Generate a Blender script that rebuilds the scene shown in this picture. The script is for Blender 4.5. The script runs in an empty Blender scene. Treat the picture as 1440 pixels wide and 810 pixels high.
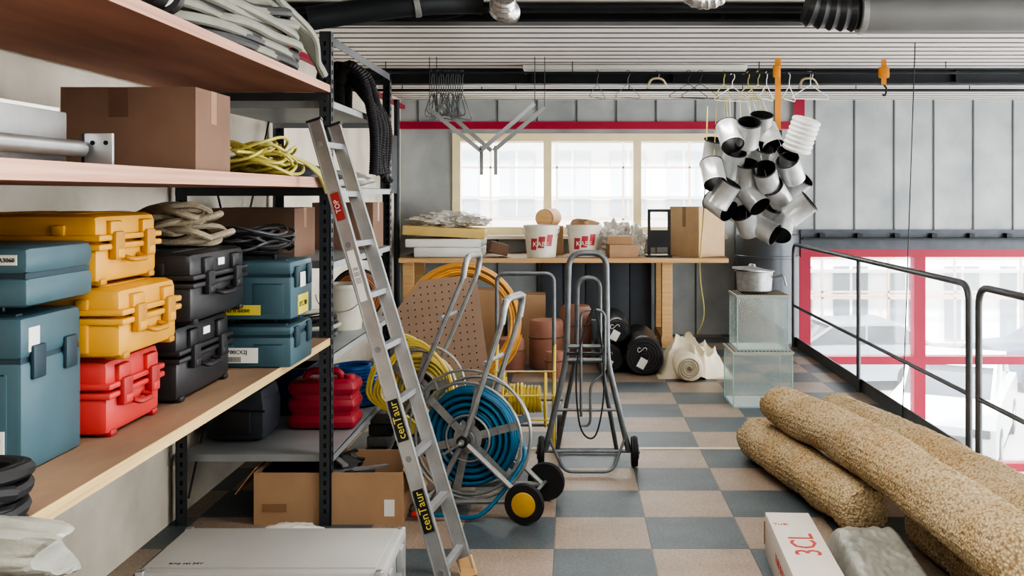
import bpy,bmesh,math,random
from mathutils import Vector as V, Matrix as M, noise
random.seed(7)
R=random.uniform
pi=math.pi
FP=1400.0; HC=1.6
def P(u,v,Y): return V(((u-805)/FP*Y,Y,HC-(v-272)/FP*Y))
# ---------------------------------------------------------------- materials
def lin(c):
    out=[]
    for x in c:
        x=x/255.0
        out.append(x/12.92 if x<=.04045 else ((x+.055)/1.055)**2.4)
    return out
MC={}
def mat(name,rgb,rough=.6,metal=0.0,var=.12,scale=8,bump=0.0,bscale=60,rgb2=None,stretch=(1,1,1),spec=.5):
    if name in MC: return MC[name]
    m=bpy.data.materials.new(name); m.use_nodes=True
    nt=m.node_tree; n=nt.nodes; l=nt.links
    bs=n['Principled BSDF']
    c=lin(rgb); tc=n.new('ShaderNodeTexCoord'); mp=n.new('ShaderNodeMapping')
    mp.inputs['Scale'].default_value=stretch
    l.new(tc.outputs['Object'],mp.inputs['Vector'])
    nz=n.new('ShaderNodeTexNoise'); nz.inputs['Scale'].default_value=scale; nz.inputs['Detail'].default_value=6
    l.new(mp.outputs[0],nz.inputs['Vector'])
    rp=n.new('ShaderNodeValToRGB')
    rp.color_ramp.elements[0].position=.3; rp.color_ramp.elements[1].position=.7
    c2=lin(rgb2) if rgb2 else [min(1,x*(1+var)) for x in c]
    c1=[x*(1-var) for x in c] if not rgb2 else c
    rp.color_ramp.elements[0].color=(*c1,1); rp.color_ramp.elements[1].color=(*c2,1)
    l.new(nz.outputs['Fac'],rp.inputs[0]); l.new(rp.outputs[0],bs.inputs['Base Color'])
    bs.inputs['Roughness'].default_value=rough; bs.inputs['Metallic'].default_value=metal
    bs.inputs['Specular IOR Level'].default_value=spec
    if bump>0:
        nb=n.new('ShaderNodeTexNoise'); nb.inputs['Scale'].default_value=bscale; nb.inputs['Detail'].default_value=4
        l.new(mp.outputs[0],nb.inputs['Vector'])
        bp=n.new('ShaderNodeBump'); bp.inputs['Strength'].default_value=bump; bp.inputs['Distance'].default_value=.01
        l.new(nb.outputs['Fac'],bp.inputs['Height']); l.new(bp.outputs[0],bs.inputs['Normal'])
    MC[name]=m; return m
def glassmat(name,tint,opac=.12,dif=None):
    if name in MC: return MC[name]
    m=bpy.data.materials.new(name); m.use_nodes=True
    nt=m.node_tree; n=nt.nodes; l=nt.links; n.clear()
    o=n.new('ShaderNodeOutputMaterial'); t=n.new('ShaderNodeBsdfTransparent'); g=n.new('ShaderNodeBsdfGlossy')
    d=n.new('ShaderNodeBsdfDiffuse'); g.inputs['Roughness'].default_value=.03
    nz=n.new('ShaderNodeTexNoise'); nz.inputs['Scale'].default_value=3
    mr=n.new('ShaderNodeMapRange'); mr.inputs['To Min'].default_value=opac*.6; mr.inputs['To Max'].default_value=opac*1.4
    l.new(nz.outputs['Fac'],mr.inputs['Value'])
    c=lin(tint); t.inputs[0].default_value=(*c,1); d.inputs[0].default_value=(*c,1)
    m1=n.new('ShaderNodeMixShader'); m1.inputs[0].default_value=.08
    l.new(t.outputs[0],m1.inputs[1]); l.new(g.outputs[0],m1.inputs[2])
    m2=n.new('ShaderNodeMixShader'); l.new(mr.outputs[0],m2.inputs[0])
    l.new(m1.outputs[0],m2.inputs[1]); l.new(d.outputs[0],m2.inputs[2]); l.new(m2.outputs[0],o.inputs[0])
    MC[name]=m; return m
# ---------------------------------------------------------------- builder
class B:
    def __init__(s,name): s.name=name; s.v=[]; s.f=[]; s.fm=[]; s.mats=[]; s.X=M.Identity(4)
    def mi(s,m):
        if m not in s.mats: s.mats.append(m)
        return s.mats.index(m)
    def add(s,vs,fs,m,X=None):
        k=len(s.v); T=s.X@X if X is not None else s.X
        s.v+=[T@V(p) for p in vs]; i=s.mi(m)
        for f in fs: s.f.append([k+a for a in f]); s.fm.append(i)
    def addbm(s,bm,m,X=None):
        bm.verts.index_update()
        s.add([v.co.copy() for v in bm.verts],[[v.index for v in f.verts] for f in bm.faces],m,X); bm.free()
    def box(s,c,size,m,rot=None,bev=0,seg=2):
        bm=bmesh.new(); bmesh.ops.create_cube(bm,size=1)
        for v in bm.verts: v.co=V((v.co.x*size[0],v.co.y*size[1],v.co.z*size[2]))
        if bev>0:
            bev=min(bev,min(size)*.49)
            bmesh.ops.bevel(bm,geom=bm.edges[:],offset=bev,segments=seg,profile=.5,affect='EDGES')
        X=M.Translation(V(c))
        if rot is not None: X=X@(rot if isinstance(rot,M) else M.Rotation(rot[2],4,'Z')@M.Rotation(rot[1],4,'Y')@M.Rotation(rot[0],4,'X'))
        s.addbm(bm,m,X)
    def bb(s,x0,x1,y0,y1,z0,z1,m,bev=0):
        s.box(((x0+x1)/2,(y0+y1)/2,(z0+z1)/2),(abs(x1-x0),abs(y1-y0),abs(z1-z0)),m,bev=bev)
    def bar(s,p0,p1,w,h,m,up=V((0,0,1))):
        p0=V(p0);p1=V(p1);d=p1-p0;L=d.length;y=d.normalized()
        x=y.cross(up)
        if x.length<1e-4: x=y.cross(V((0,1,0)))
        x.normalize(); z=x.cross(y)
        X=M(((x.x,y.x,z.x,0),(x.y,y.y,z.y,0),(x.z,y.z,z.z,0),(0,0,0,1)))
        s.box((p0+p1)/2,(w,L,h),m,rot=X)
    def cyl(s,p0,p1,r,m,r2=None,seg=20,cap=True):
        s.lathe([(r,0),((r2 if r2 is not None else r),(V(p1)-V(p0)).length)],p0,V(p1)-V(p0),m,seg,cap)
    def lathe(s,prof,o,ax,m,seg=24,cap=True,fn=None):
        ax=V(ax).normalized(); q=V((0,0,1)).rotation_difference(ax).to_matrix().to_4x4()
        X=M.Translation(V(o))@q
        vs=[];fs=[]
        for j,(r,z) in enumerate(prof):
            for i in range(seg):
                a=2*pi*i/seg; rr=r; zz=z
                if fn: rr,zz=fn(r,z,a,j)
                vs.append((rr*math.cos(a),rr*math.sin(a),zz))
        for j in range(len(prof)-1):
            for i in range(seg):
                a=j*seg+i;b=j*seg+(i+1)%seg
                fs.append([a,b,b+seg,a+seg])
        if cap:
            if prof[0][0]>1e-5: fs.append(list(range(seg))[::-1])
            if prof[-1][0]>1e-5: fs.append([(len(prof)-1)*seg+i for i in range(seg)])
        s.add(vs,fs,m,X)
    def tube(s,pts,r,m,seg=8,closed=False,flat=1.0):
        pts=[V(p) for p in pts]; n=len(pts)
        if n<2: return
        T=[]
        for i in range(n):
            if closed: d=pts[(i+1)%n]-pts[i-1]
            else: d=pts[min(i+1,n-1)]-pts[max(i-1,0)]
            T.append(d.normalized() if d.length>1e-9 else V((0,0,1)))
        a=V((0,0,1)) if abs(T[0].z)<.9 else V((1,0,0))
        nrm=(a-T[0]*a.dot(T[0])).normalized()
        vs=[];fs=[]
        for i in range(n):
            if i>0:
                nrm=nrm-T[i]*nrm.dot(T[i])
                nrm=nrm.normalized() if nrm.length>1e-6 else V((1,0,0))
            bn=T[i].cross(nrm)
            rr=r[i] if isinstance(r,(list,tuple)) else r
            for k in range(seg):
                t=2*pi*k/seg
                vs.append(pts[i]+nrm*math.cos(t)*rr*flat+bn*math.sin(t)*rr)
        for i in range(n if closed else n-1):
            j=(i+1)%n
            for k in range(seg):
                fs.append([i*seg+k,i*seg+(k+1)%seg,j*seg+(k+1)%seg,j*seg+k])
        if not closed:
            fs.append(list(range(seg))[::-1]); fs.append([(n-1)*seg+k for k in range(seg)])
        s.add(vs,fs,m)
    def torus(s,c,ax,R_,r,m,n=40,seg=8):
        ax=V(ax).normalized(); q=V((0,0,1)).rotation_difference(ax)
        s.tube([V(c)+q@V((R_*math.cos(2*pi*i/n),R_*math.sin(2*pi*i/n),0)) for i in range(n)],r,m,seg,True)
    def coil(s,c,ax,R0,R1,wid,turns,r,m,jit=.004,n=28,seg=6,start=0):
        ax=V(ax).normalized(); q=V((0,0,1)).rotation_difference(ax)
        pts=[];N=int(turns*n); per=max(1,int(wid/(2*r)))
        jr=0;jz=0
        for i in range(N):
            t=i/n; k=int(t)//per; ph=(t%per)/per
            if k%2: ph=1-ph
            if i%7==0: jr+=(R(-jit,jit)-jr)*.5; jz+=(R(-jit,jit)-jz)*.5
            layers=max(1,math.ceil(turns/per))
            rad=R0+(R1-R0)*(min(1,(t/per)/max(1,layers)))+jr
            a=2*pi*t+start
            pts.append(V(c)+q@V((rad*math.cos(a),rad*math.sin(a),(ph-.5)*wid+jz)))
        s.tube(pts,r,m,seg); return pts
    def prism(s,poly,t,m,X):
        n=len(poly)
        vs=[(p[0],p[1],-t/2) for p in poly]+[(p[0],p[1],t/2) for p in poly]
        fs=[list(range(n))[::-1],[n+i for i in range(n)]]+[[i,(i+1)%n,n+(i+1)%n,n+i] for i in range(n)]
        s.add(vs,fs,m,X)
    def blob(s,c,size,m,amp=.15,fr=3.0,sub=4,seed=0,flatz=None,rot=0,oc=2):
        bm=bmesh.new(); bmesh.ops.create_icosphere(bm,subdivisions=sub,radius=1)
        for v in bm.verts:
            p=v.co.copy(); k=1+amp*noise.fractal(p*fr*.6+V((seed*7.1,seed*3.3,seed)),.9,2.0,oc)
            q=p*k; v.co=V((q.x*size[0],q.y*size[1],q.z*size[2]))
            if flatz is not None and v.co.z<flatz: v.co.z=flatz
        s.addbm(bm,m,M.Translation(V(c))@M.Rotation(rot,4,'Z'))
    def text(s,t,size,m,X,ext=.0008):
        cu=bpy.data.curves.new('t','FONT'); cu.body=t; cu.size=size; cu.extrude=ext; cu.align_x='CENTER'; cu.align_y='CENTER'; cu.resolution_u=2
        ob=bpy.data.objects.new('t',cu); bpy.context.scene.collection.objects.link(ob)
        dg=bpy.context.evaluated_depsgraph_get(); me=bpy.data.meshes.new_from_object(ob.evaluated_get(dg))
        s.add([v.co.copy() for v in me.vertices],[list(p.vertices) for p in me.polygons],m,X)
        bpy.data.objects.remove(ob); bpy.data.curves.remove(cu); bpy.data.meshes.remove(me)
    def done(s,smooth=True,ang=38):
        lo=V((min(p.x for p in s.v),min(p.y for p in s.v),min(p.z for p in s.v)))
        hi=V((max(p.x for p in s.v),max(p.y for p in s.v),max(p.z for p in s.v)))
        c=V(((lo.x+hi.x)/2,(lo.y+hi.y)/2,lo.z))
        me=bpy.data.meshes.new(s.name); me.from_pydata([p-c for p in s.v],[],s.f)
        for m in s.mats: me.materials.append(m)
        me.polygons.foreach_set('material_index',s.fm)
        if smooth:
            me.polygons.foreach_set('use_smooth',[True]*len(me.polygons))
            me.set_sharp_from_angle(angle=math.radians(ang))
        me.update()
        ob=bpy.data.objects.new(s.name,me); ob.location=c
        bpy.context.scene.collection.objects.link(ob); return ob
def cr(pts,n=8,closed=False):
    pts=[V(p) for p in pts]; out=[];N=len(pts)
    for i in range(N if closed else N-1):
        if closed: a,b,c,d=pts[i-1],pts[i],pts[(i+1)%N],pts[(i+2)%N]
        else: a,b,c,d=pts[max(i-1,0)],pts[i],pts[i+1],pts[min(i+2,N-1)]
        for k in range(n):
            t=k/n
            out.append(.5*((2*b)+(c-a)*t+(2*a-5*b+4*c-d)*t*t+(3*b-a-3*c+d)*t**3))
    if not closed: out.append(pts[-1])
    return out
def fil(pts,rad,n=6,closed=False):
    pts=[V(p) for p in pts]; out=[];N=len(pts)
    for i in range(N):
        if not closed and i in(0,N-1): out.append(pts[i]); continue
        p=pts[i];a=pts[i-1];b=pts[(i+1)%N]
        da=(a-p);db=(b-p);ra=min(rad,da.length*.49);rb=min(rad,db.length*.49)
        A=p+da.normalized()*ra;C=p+db.normalized()*rb
        for k in range(n+1):
            t=k/n; out.append(A*(1-t)**2+p*2*t*(1-t)+C*t*t)
    return out
# common materials
mWall=mat('wall_plaster',(192,184,168),.9,rgb2=(222,216,202),scale=2.2,bump=.3,bscale=40)
mPanel=mat('wall_metal_panel',(150,156,159),.5,rgb2=(186,190,190),scale=2.2)
mDark=mat('dark_steel',(46,50,54),.5,.3,var=.15,scale=6)
mPost=mat('post_grey',(76,80,85),.45,.5,var=.12,scale=10)
mSlot=mat('slot_black',(12,12,13),.9,var=.05)
mAlu=mat('aluminium',(180,182,184),.38,.85,var=.1,scale=12)
mGalv=mat('galvanised',(162,165,165),.45,.75,var=.15,scale=25)
mGalvD=mat('galvanised_dull',(116,120,122),.5,.7,var=.15,scale=25)
mRed=mat('red_paint',(160,36,62),.5,var=.06,scale=4)
mCream=mat('cream_frame',(236,222,184),.5,var=.05,scale=4)
mPly=mat('plywood_edge',(196,170,120),.7,var=.2,scale=5,stretch=(1,.25,18),bump=.1)
mPlyTop=mat('plywood_top',(122,98,80),.75,rgb2=(160,134,108),scale=4,stretch=(1,.3,1),bump=.1)
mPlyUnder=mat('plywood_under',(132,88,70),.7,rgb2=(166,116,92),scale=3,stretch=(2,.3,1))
mPlyPink=mat('plywood_pink',(184,138,120),.7,rgb2=(208,168,148),scale=5,stretch=(1,.25,14))
mCard=mat('cardboard',(172,140,110),.85,var=.08,scale=5)
mCardD=mat('cardboard_dark',(122,96,80),.85,var=.1,scale=5)
mCardIn=mat('cardboard_inside',(136,104,80),.9,var=.08,scale=5)
mTape=mat('packing_tape',(150,118,90),.35,var=.05)
mTeal=mat('teal_plastic',(68,96,106),.45,var=.08,scale=8)
mTealD=mat('teal_plastic_dark',(42,64,74),.5,var=.06,scale=8)
mYel=mat('yellow_case',(202,150,56),.45,var=.08,scale=6)
mYelD=mat('yellow_case_dark',(176,128,44),.5,var=.06,scale=6)
mRedC=mat('red_case',(192,66,62),.45,var=.08,scale=6)
mRedD=mat('red_case_dark',(160,50,50),.5,var=.06,scale=6)
mBlk=mat('black_plastic',(42,43,46),.4,var=.15,scale=8)
mBlk2=mat('black_rubber',(33,33,35),.6,var=.15,scale=8)
mWhite=mat('white_plastic',(228,228,224),.4,var=.04,scale=5)
mLabel=mat('label_white',(225,225,220),.6,var=.03)
mLabY=mat('label_yellow',(206,192,84),.6,var=.03)
mInk=mat('ink_black',(20,20,22),.6,var=.03)
mHoseG=mat('hose_greygreen',(146,147,136),.45,var=.1,scale=10)
mHoseD=mat('hose_dark',(74,76,78),.45,var=.1,scale=10)
mBlue=mat('hose_blue',(26,98,132),.4,var=.2,scale=12)
mBlueD=mat('hose_blue_deep',(36,92,160),.4,var=.12,scale=12)
mYelH=mat('hose_yellow',(200,178,88),.4,var=.12,scale=12)
mOrH=mat('hose_orange',(196,142,66),.4,var=.12,scale=12)
mLime=mat('cord_lime',(188,178,98),.5,var=.15,scale=20)
mWoodL=mat('light_wood',(196,156,108),.6,rgb2=(212,176,128),scale=6,stretch=(.3,6,6))
mBag=mat('plastic_bag',(215,212,204),.25,var=.08,scale=6,bump=.6,bscale=14)
mBagG=mat('plastic_grey',(146,146,138),.28,.0,var=.18,scale=7,bump=.8,bscale=16,stretch=(1,.6,1))
mConc=mat('asphalt',(150,148,146),.9,var=.08,scale=1)
# ---------------------------------------------------------------- room shell
T=.44
def floor_mat():
    m=bpy.data.materials.new('checker_linoleum'); m.use_nodes=True; nt=m.node_tree;n=nt.nodes;l=nt.links;bs=n['Principled BSDF']
    g=n.new('ShaderNodeNewGeometry'); mp=n.new('ShaderNodeMapping')
    mp.inputs['Location'].default_value=(.084/T+20,-4.92/T+40,.5); mp.inputs['Scale'].default_value=(1/T,1/T,0)
    l.new(g.outputs['Position'],mp.inputs['Vector'])
    ck=n.new('ShaderNodeTexChecker'); ck.inputs['Scale'].default_value=1
    l.new(mp.outputs[0],ck.inputs['Vector'])
    ck.inputs['Color1'].default_value=(*lin((158,141,126)),1); ck.inputs['Color2'].default_value=(*lin((90,99,104)),1)
    nz=n.new('ShaderNodeTexNoise'); nz.inputs['Scale'].default_value=70; nz.inputs['Detail'].default_value=8; nz.inputs['Roughness'].default_value=.8
    l.new(g.outputs['Position'],nz.inputs['Vector'])
    nz2=n.new('ShaderNodeTexNoise'); nz2.inputs['Scale'].default_value=2.2; nz2.inputs['Detail'].default_value=9; nz2.inputs['Roughness'].default_value=.65
    l.new(g.outputs['Position'],nz2.inputs['Vector'])
    mr=n.new('ShaderNodeMapRange'); mr.inputs['From Min'].default_value=.3; mr.inputs['From Max'].default_value=.7; mr.inputs['To Min'].default_value=.5; mr.inputs['To Max'].default_value=1.4
    l.new(nz.outputs['Fac'],mr.inputs[0])
    mr2=n.new('ShaderNodeMapRange'); mr2.inputs['From Min'].default_value=.3; mr2.inputs['From Max'].default_value=.7; mr2.inputs['To Min'].default_value=.74; mr2.inputs['To Max'].default_value=1.15; l.new(nz2.outputs['Fac'],mr2.inputs[0])
    mu=n.new('ShaderNodeMath'); mu.operation='MULTIPLY'; l.new(mr.outputs[0],mu.inputs[0]); l.new(mr2.outputs[0],mu.inputs[1])
    sx=n.new('ShaderNodeSeparateXYZ'); l.new(mp.outputs[0],sx.inputs[0])
    prev=mu.outputs[0]
    for a in('X','Y'):
        fr=n.new('ShaderNodeMath'); fr.operation='FRACT'; l.new(sx.outputs[a],fr.inputs[0])
        gt=n.new('ShaderNodeMath'); gt.operation='GREATER_THAN'; gt.inputs[1].default_value=.012; l.new(fr.outputs[0],gt.inputs[0])
        m3=n.new('ShaderNodeMapRange'); m3.inputs['To Min'].default_value=.6; m3.inputs['To Max'].default_value=1; l.new(gt.outputs[0],m3.inputs[0])
        m4=n.new('ShaderNodeMath'); m4.operation='MULTIPLY'; l.new(prev,m4.inputs[0]); l.new(m3.outputs[0],m4.inputs[1]); prev=m4.outputs[0]
    mx=n.new('ShaderNodeVectorMath'); mx.operation='SCALE'; l.new(ck.outputs['Color'],mx.inputs[0]); l.new(prev,mx.inputs['Scale'])
    l.new(mx.outputs[0],bs.inputs['Base Color'])
    bs.inputs['Roughness'].default_value=.42
    return m
mFloor=floor_mat()
BW=11.3; LW=-1.95; FE=2.36; CZ=2.66
b=B('floor'); b.bb(LW,FE,-2,BW,-.2,0,mFloor); b.done(False)
b=B('trim_threshold'); b.bb(LW+.7,1.3,6.215,6.26,.0,.004,mat('brass_strip',(200,186,160),.4,.1)); b.done()
b=B('ground'); b.bb(-30,40,-6,60,-2.9,-2.72,mConc); b.done(False)
b=B('wall_left'); b.bb(LW-.2,LW,-2,BW,-.2,2.9,mWall)
for k in range(14):
    y,z=R(2.4,4.6),R(.15,2.0); b.cyl((LW,y,z),(LW+.003,y,z),R(.006,.014),mSlot,seg=10)
b.done(False)
b=B('front_light_blocker'); b.bb(LW-.2,8,-2.15,-2,-2.72,2.9,mWall); b.done(False)  # unseen wall added behind the camera to cut frontal sky light
b=B('wall_back')
WX0,WX1,WZ0,WZ1=-1.36,1.68,1.13,2.28
RX0=2.58
for a in[(LW-.2,WX0,-2.72,2.9),(WX0,WX1,WZ1,2.9),(WX0,WX1,-2.72,WZ0),(WX1,RX0,-2.72,2.9),(RX0,8,.97,2.9),(RX0,8,-2.72,-2.3)]:
    b.bb(a[0],a[1],BW,BW+.12,a[2],a[3],mPanel)
mSeam=mat('seam_dark',(98,101,103),.6,var=.05)
x=-1.75
while x<8:
    segs=[(WZ1+.1,2.66)] if x<WX1 else [(1.0,2.66)]
    if x<RX0: segs.append((0,1.1))
    for z0,z1 in segs:
        b.bb(x-.008,x+.008,BW-.012,BW,z0,z1,mSeam)
    x+=.45
b.done(False)
b=B('ceiling')
mCeil=mat('ceiling_sheet',(240,238,232),.5,var=.04,scale=2); mCeilShade=mat('ceiling_groove_shade',(120,120,118),.6,var=.06)  # groove faces get a grey with the rib shade painted in
y=-2.0;per=.21
while y<BW:
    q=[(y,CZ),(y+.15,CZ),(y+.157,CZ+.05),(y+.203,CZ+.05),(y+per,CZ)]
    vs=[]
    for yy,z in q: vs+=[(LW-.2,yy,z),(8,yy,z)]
    b.add(vs,[[0,1,3,2]],mCeil); b.add(vs,[[2,3,5,4],[4,5,7,6],[6,7,9,8]],mCeilShade); y+=per
b.bb(LW-.2,8,-2,BW+.1,CZ+.06,CZ+.3,mDark); b.done(False)
def beam(y,z1,hh,name='ceiling_beam'):
    b=B(name); b.bb(LW,8,y-.07,y+.07,z1-hh,z1-hh+.015,mDark); b.bb(LW,8,y-.07,y+.07,z1-.015,z1,mDark); b.bb(LW,8,y-.008,y+.008,z1-hh+.015,z1-.015,mDark)
    for k in range(8): b.bb(LW+.4+k*1.2,LW+.41+k*1.2,y-.065,y+.065,z1-hh+.015,z1-.015,mDark)
    b.done(False)
beam(5.75,CZ,.08); beam(8.5,CZ,.13); beam(2.6,CZ,.14)
b=B('ceiling_conduit')
for y,z in((5.35,2.61),(5.45,2.60)): b.tube([(LW,y,z),(-.8,y,z),(1.0,y,z),(8,y,z)],.014,mDark,8)
b.tube([(-.9,9.9,CZ),(-.9,9.9,CZ-.03),(2.6,9.9,CZ-.03)],.010,mPost,8)
b.tube(cr([(-1.2,5.3,2.62),(-1.0,5.3,2.55),(-.7,5.3,2.53),(-.45,5.3,2.60)],8),.006,mBlk); b.done()
b=B('trim_1'); b.bb(LW,LW+.05,0,BW,2.56,2.60,mRed); b.done(False)
b=B('trim_2'); b.bb(LW,2.62,BW-.06,BW,2.33,2.41,mRed); b.bb(2.5,2.62,BW-.07,BW-.061,2.33,2.66,mRed); b.done(False)
mGl=glassmat('window_glass',(250,252,252),.07)
b=B('window_1')
def frame(b,x0,x1,z0,z1,w,m,y=BW,dy=.1):
    b.bb(x0,x1,y-.03,y+dy,z1-w,z1,m);b.bb(x0,x1,y-.03,y+dy,z0,z0+w,m)
    b.bb(x0,x0+w,y-.03,y+dy,z0+w,z1-w,m);b.bb(x1-w,x1,y-.03,y+dy,z0+w,z1-w,m)
frame(b,WX0,WX1,WZ0,WZ1,.09,mCream)
for u in(770,896): 
    x=(u-805)/FP*BW; b.bb(x-.045,x+.045,BW-.025,BW+.1,WZ0+.09,WZ1-.09,mCream)
b.bb(WX0-.05,WX1+.05,BW-.2,BW-.03,WZ0-.04,WZ0,mWhite)
b.bb(WX0+.05,WX1-.05,BW+.04,BW+.05,WZ0+.05,WZ1-.05,mGl)
b.done(False)
b=B('window_2')
zt,zb=.97,-2.3
b.bb(RX0,8,BW-.05,BW+.1,zt-.09,zt,mRed); b.bb(RX0,8,BW-.05,BW+.1,zb,zb+.1,mRed)
for zc in(-.29,-1.5): b.bb(RX0,8,BW-.045,BW+.095,zc-.045,zc+.045,mRed)
for xx in(RX0+.05,3.93,5.27,6.6,7.95): b.bb(xx-.065,xx+.065,BW-.04,BW+.09,zb+.1,zt-.09,mRed)
b.bb(RX0+.05,7.95,BW+.04,BW+.05,zb,zt,mGl); b.done(False)
b=B('window_sill'); b.bb(RX0,8,BW-.16,BW-.05,1.08,1.1,mDark); b.bb(RX0,8,BW-.05,BW,.97,1.19,mPost)
for k in range(12): b.bb(RX0+.2+k*.42,RX0+.26+k*.42,BW-.12,BW-.02,1.1,1.15,mDark)
b.done(False)
b=B('railing'); mRail=mat('railing_steel',(90,92,95),.4,.5,var=.1,scale=8); RXr=2.31
def rail(b,y0,y1):
    b.tube(fil([(RXr,y0,0),(RXr,y0,1.07),(RXr,y1,1.07),(RXr,y1,0)],.12),.02,mRail,10)
    b.tube([(RXr,y0,.43),(RXr,y1,.43)],.014,mRail,8)
rail(b,5.80,10.4); rail(b,2.6,5.66)
b.tube([(RXr,8.04,0),(RXr,8.04,1.07)],.018,mRail,10)
b.tube([(RXr,4.2,0),(RXr,4.2,1.07)],.018,mRail,10)
b.bb(RXr+.02,RXr+.03,2.6,10.4,.0,.1,mRail); b.done()
b=B('hanging_cable'); b.tube([(2.41,7,2.66),(2.32,7,.0)],.004,mBlk); b.done()
b=B('ventilation_riser'); mRis=mat('riser_grey',(84,89,94),.4,.3,var=.08,scale=3)
b.lathe([(.34,0),(.34,.9),(.345,.905),(.345,.93),(.34,.935),(.34,1.15)],(2.12,10.85,0),(0,0,1),mRis,48); b.done()
# ---------------------------------------------------------------- outside
mFac=mat('facade',(232,232,230),.9,var=.06,scale=.5); mFacW=mat('facade_window_blown',(190,198,204),.3,var=.1,scale=1); mFacL=mat('facade_shopfront',(96,108,116),.3,var=.3,scale=1.5); mFacB=mat('facade_brick',(176,146,132),.9,var=.15,scale=2)
b=B('neighbour_building'); b.bb(-14,30,26,30,-2.72,7,mFac); b.bb(4,30,25.97,26,-.1,.9,mFacB)
for i in range(30):
    for j in range(3):
        lowr=(j==0)
        b.bb(-13.5+i*1.45,-12.6+i*1.45,25.93,25.96,-2.2+j*3.2,-.3+j*3.0,mFacL if lowr else mFacW)  # upper rows paler: overexposed glare put into the window colour
        b.bb(-13.08+i*1.45,-13.02+i*1.45,25.9,25.93,-2.2+j*3.2,-.3+j*3.0,mFac)
for j in range(5): b.bb(-14,30,25.7,25.92,-2.35+j*1.9,-2.27+j*1.9,mFac)
b.done(False)
b=B('scaffolding'); ms=mat('scaffold',(150,128,112),.6)
for i in range(22): b.bb(-10+i*1.6,-9.95+i*1.6,24,24.05,-2.72,5,ms)
for j in range(4): b.bb(-10,25,24,24.05,-.8+j*1.5,-.75+j*1.5,ms); b.bb(-10,25,24.0,24.7,-.95+j*1.9,-.9+j*1.9,ms)
b.done(False)
def car(x,y,heading,col,nm):
    b=B('parked_car'); b.X=M.Translation(V((x,y,-2.72)))@M.Rotation(heading,4,'Z')
    mc=mat(nm,col,.25,.2,var=.03); mg=mat('car_glass',(46,54,60),.08,var=.05)
    X=M.Rotation(pi/2,4,'X')
    body=[(-2.1,.3),(-2.12,.75),(-1.95,.92),(-1.0,1.0),(-.3,1.02),(1.9,1.0),(2.1,.8),(2.12,.35),(1.8,.25),(-1.8,.25)]
    b.prism(body,1.7,mc,X)
    b.prism([(-1.05,.98),(-.35,1.42),(1.1,1.46),(1.85,.98)],1.4,mg,X)
    b.prism([(-.42,1.42),(-.3,1.47),(1.05,1.5),(1.2,1.42)],1.42,mc,X)
    for sy in(-.7,.7): b.bar((-1.1,sy,.98),(-.38,sy*.99,1.44),.05,.05,mc); b.bar((1.85,sy,.98),(1.12,sy,1.46),.06,.06,mc); b.bar((.35,sy*1.005,.98),(.35,sy*1.005,1.45),.04,.06,mc)
    for sx in(-1.3,1.3):
        for sy in(-.86,.72): 
            b.cyl((sx,sy,.31),(sx,sy+.14,.31),.31,mBlk2,seg=24); b.cyl((sx,sy-.01,.31),(sx,sy+.15,.31),.18,mAlu,seg=16)
    for sy in(-.6,.6): b.box((-2.1,sy,.68),(.08,.35,.14),mBlk,bev=.03); b.box((2.1,sy,.72),(.08,.3,.14),mRedC,bev=.03)
    b.box((-2.12,0,.5),(.05,.9,.24),mBlk,bev=.02); b.box((-2.13,0,.32),(.04,1.5,.1),mBlk,bev=.02)
    b.done()
car(6.6,17.2,math.radians(62),(215,217,220),'car_white'); car(6.0,22.4,math.radians(5),(120,128,136),'car_silver'); car(10.4,18.5,math.radians(62),(168,60,58),'car_red'); car(11.2,22.4,math.radians(4),(60,74,96),'car_blue')
# ---------------------------------------------------------------- shelving
SF=-1.163; SB=-1.91
def post(b,x,y,h,sx,sy,w=.05):
    t=.004
    b.bb(x,x+sx*w,y,y+t,0,h,mPost); b.bb(x,x+sx*t,y,y+sy*w,0,h,mPost)
    z=.06
    while z<h-.04:
        b.bb(x+sx*w*.40,x+sx*w*.62,y-.002,y,z,z+.022,mSlot)
        if sx<0: b.bb(x,x+.002,y+sy*w*.4,y+sy*w*.62,z,z+.022,mSlot)
        z+=.045
b=B('shelving_unit')
YN=1.72
for y in(YN,4.79):
    post(b,SF,y,2.38,-1,1,.055); post(b,SB,y,2.38,1,1,.055)
for z,t in((2.085,.035),(1.628,.045),(.872,.034)):
    mt=mPlyTop
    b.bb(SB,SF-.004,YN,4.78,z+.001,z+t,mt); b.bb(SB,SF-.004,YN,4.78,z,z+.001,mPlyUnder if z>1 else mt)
    b.bb(SF-.004,SF,YN,4.78,z,z+t,mPlyPink if z>1 else mPly)
    for y in(YN,4.79): b.bb(SB,SF-.01,y-.004,y,z-.04,z,mPost)
b.done(False)
b=B('shelving_unit')
Y2=6.40; mShelf=mat('shelf_metal',(160,164,166),.5,.3,var=.07,scale=5)
post(b,SF,Y2,2.36,-1,-1,.055); post(b,SB,Y2,2.36,1,-1,.055)
for z in(2.05,1.63,1.27,.82,.33):
    b.bb(SB,SF,4.85,Y2-.056,z-.003,z,mShelf); b.bb(SF-.003,SF,4.85,Y2-.056,z-.035,z,mShelf); b.bb(SB,SF-.06,4.846,4.85,z-.035,z,mShelf); b.bb(SB,SF-.06,Y2-.06,Y2-.056,z-.035,z,mShelf)
for z in(2.33,1.2):
    b.bb(SB,SF,Y2-.004,Y2,z-.03,z,mPost)
b.bb(SF-.003,SF,4.84,Y2,2.32,2.36,mPost)
b.tube([(SB+.02,4.9,.1),(SB+.02,6.3,2.2)],.006,mPost); b.tube([(SB+.02,6.3,.1),(SB+.02,4.9,2.2)],.006,mPost)
b.done(False)
TS=2.12
b=B('hose_bundle')
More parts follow.
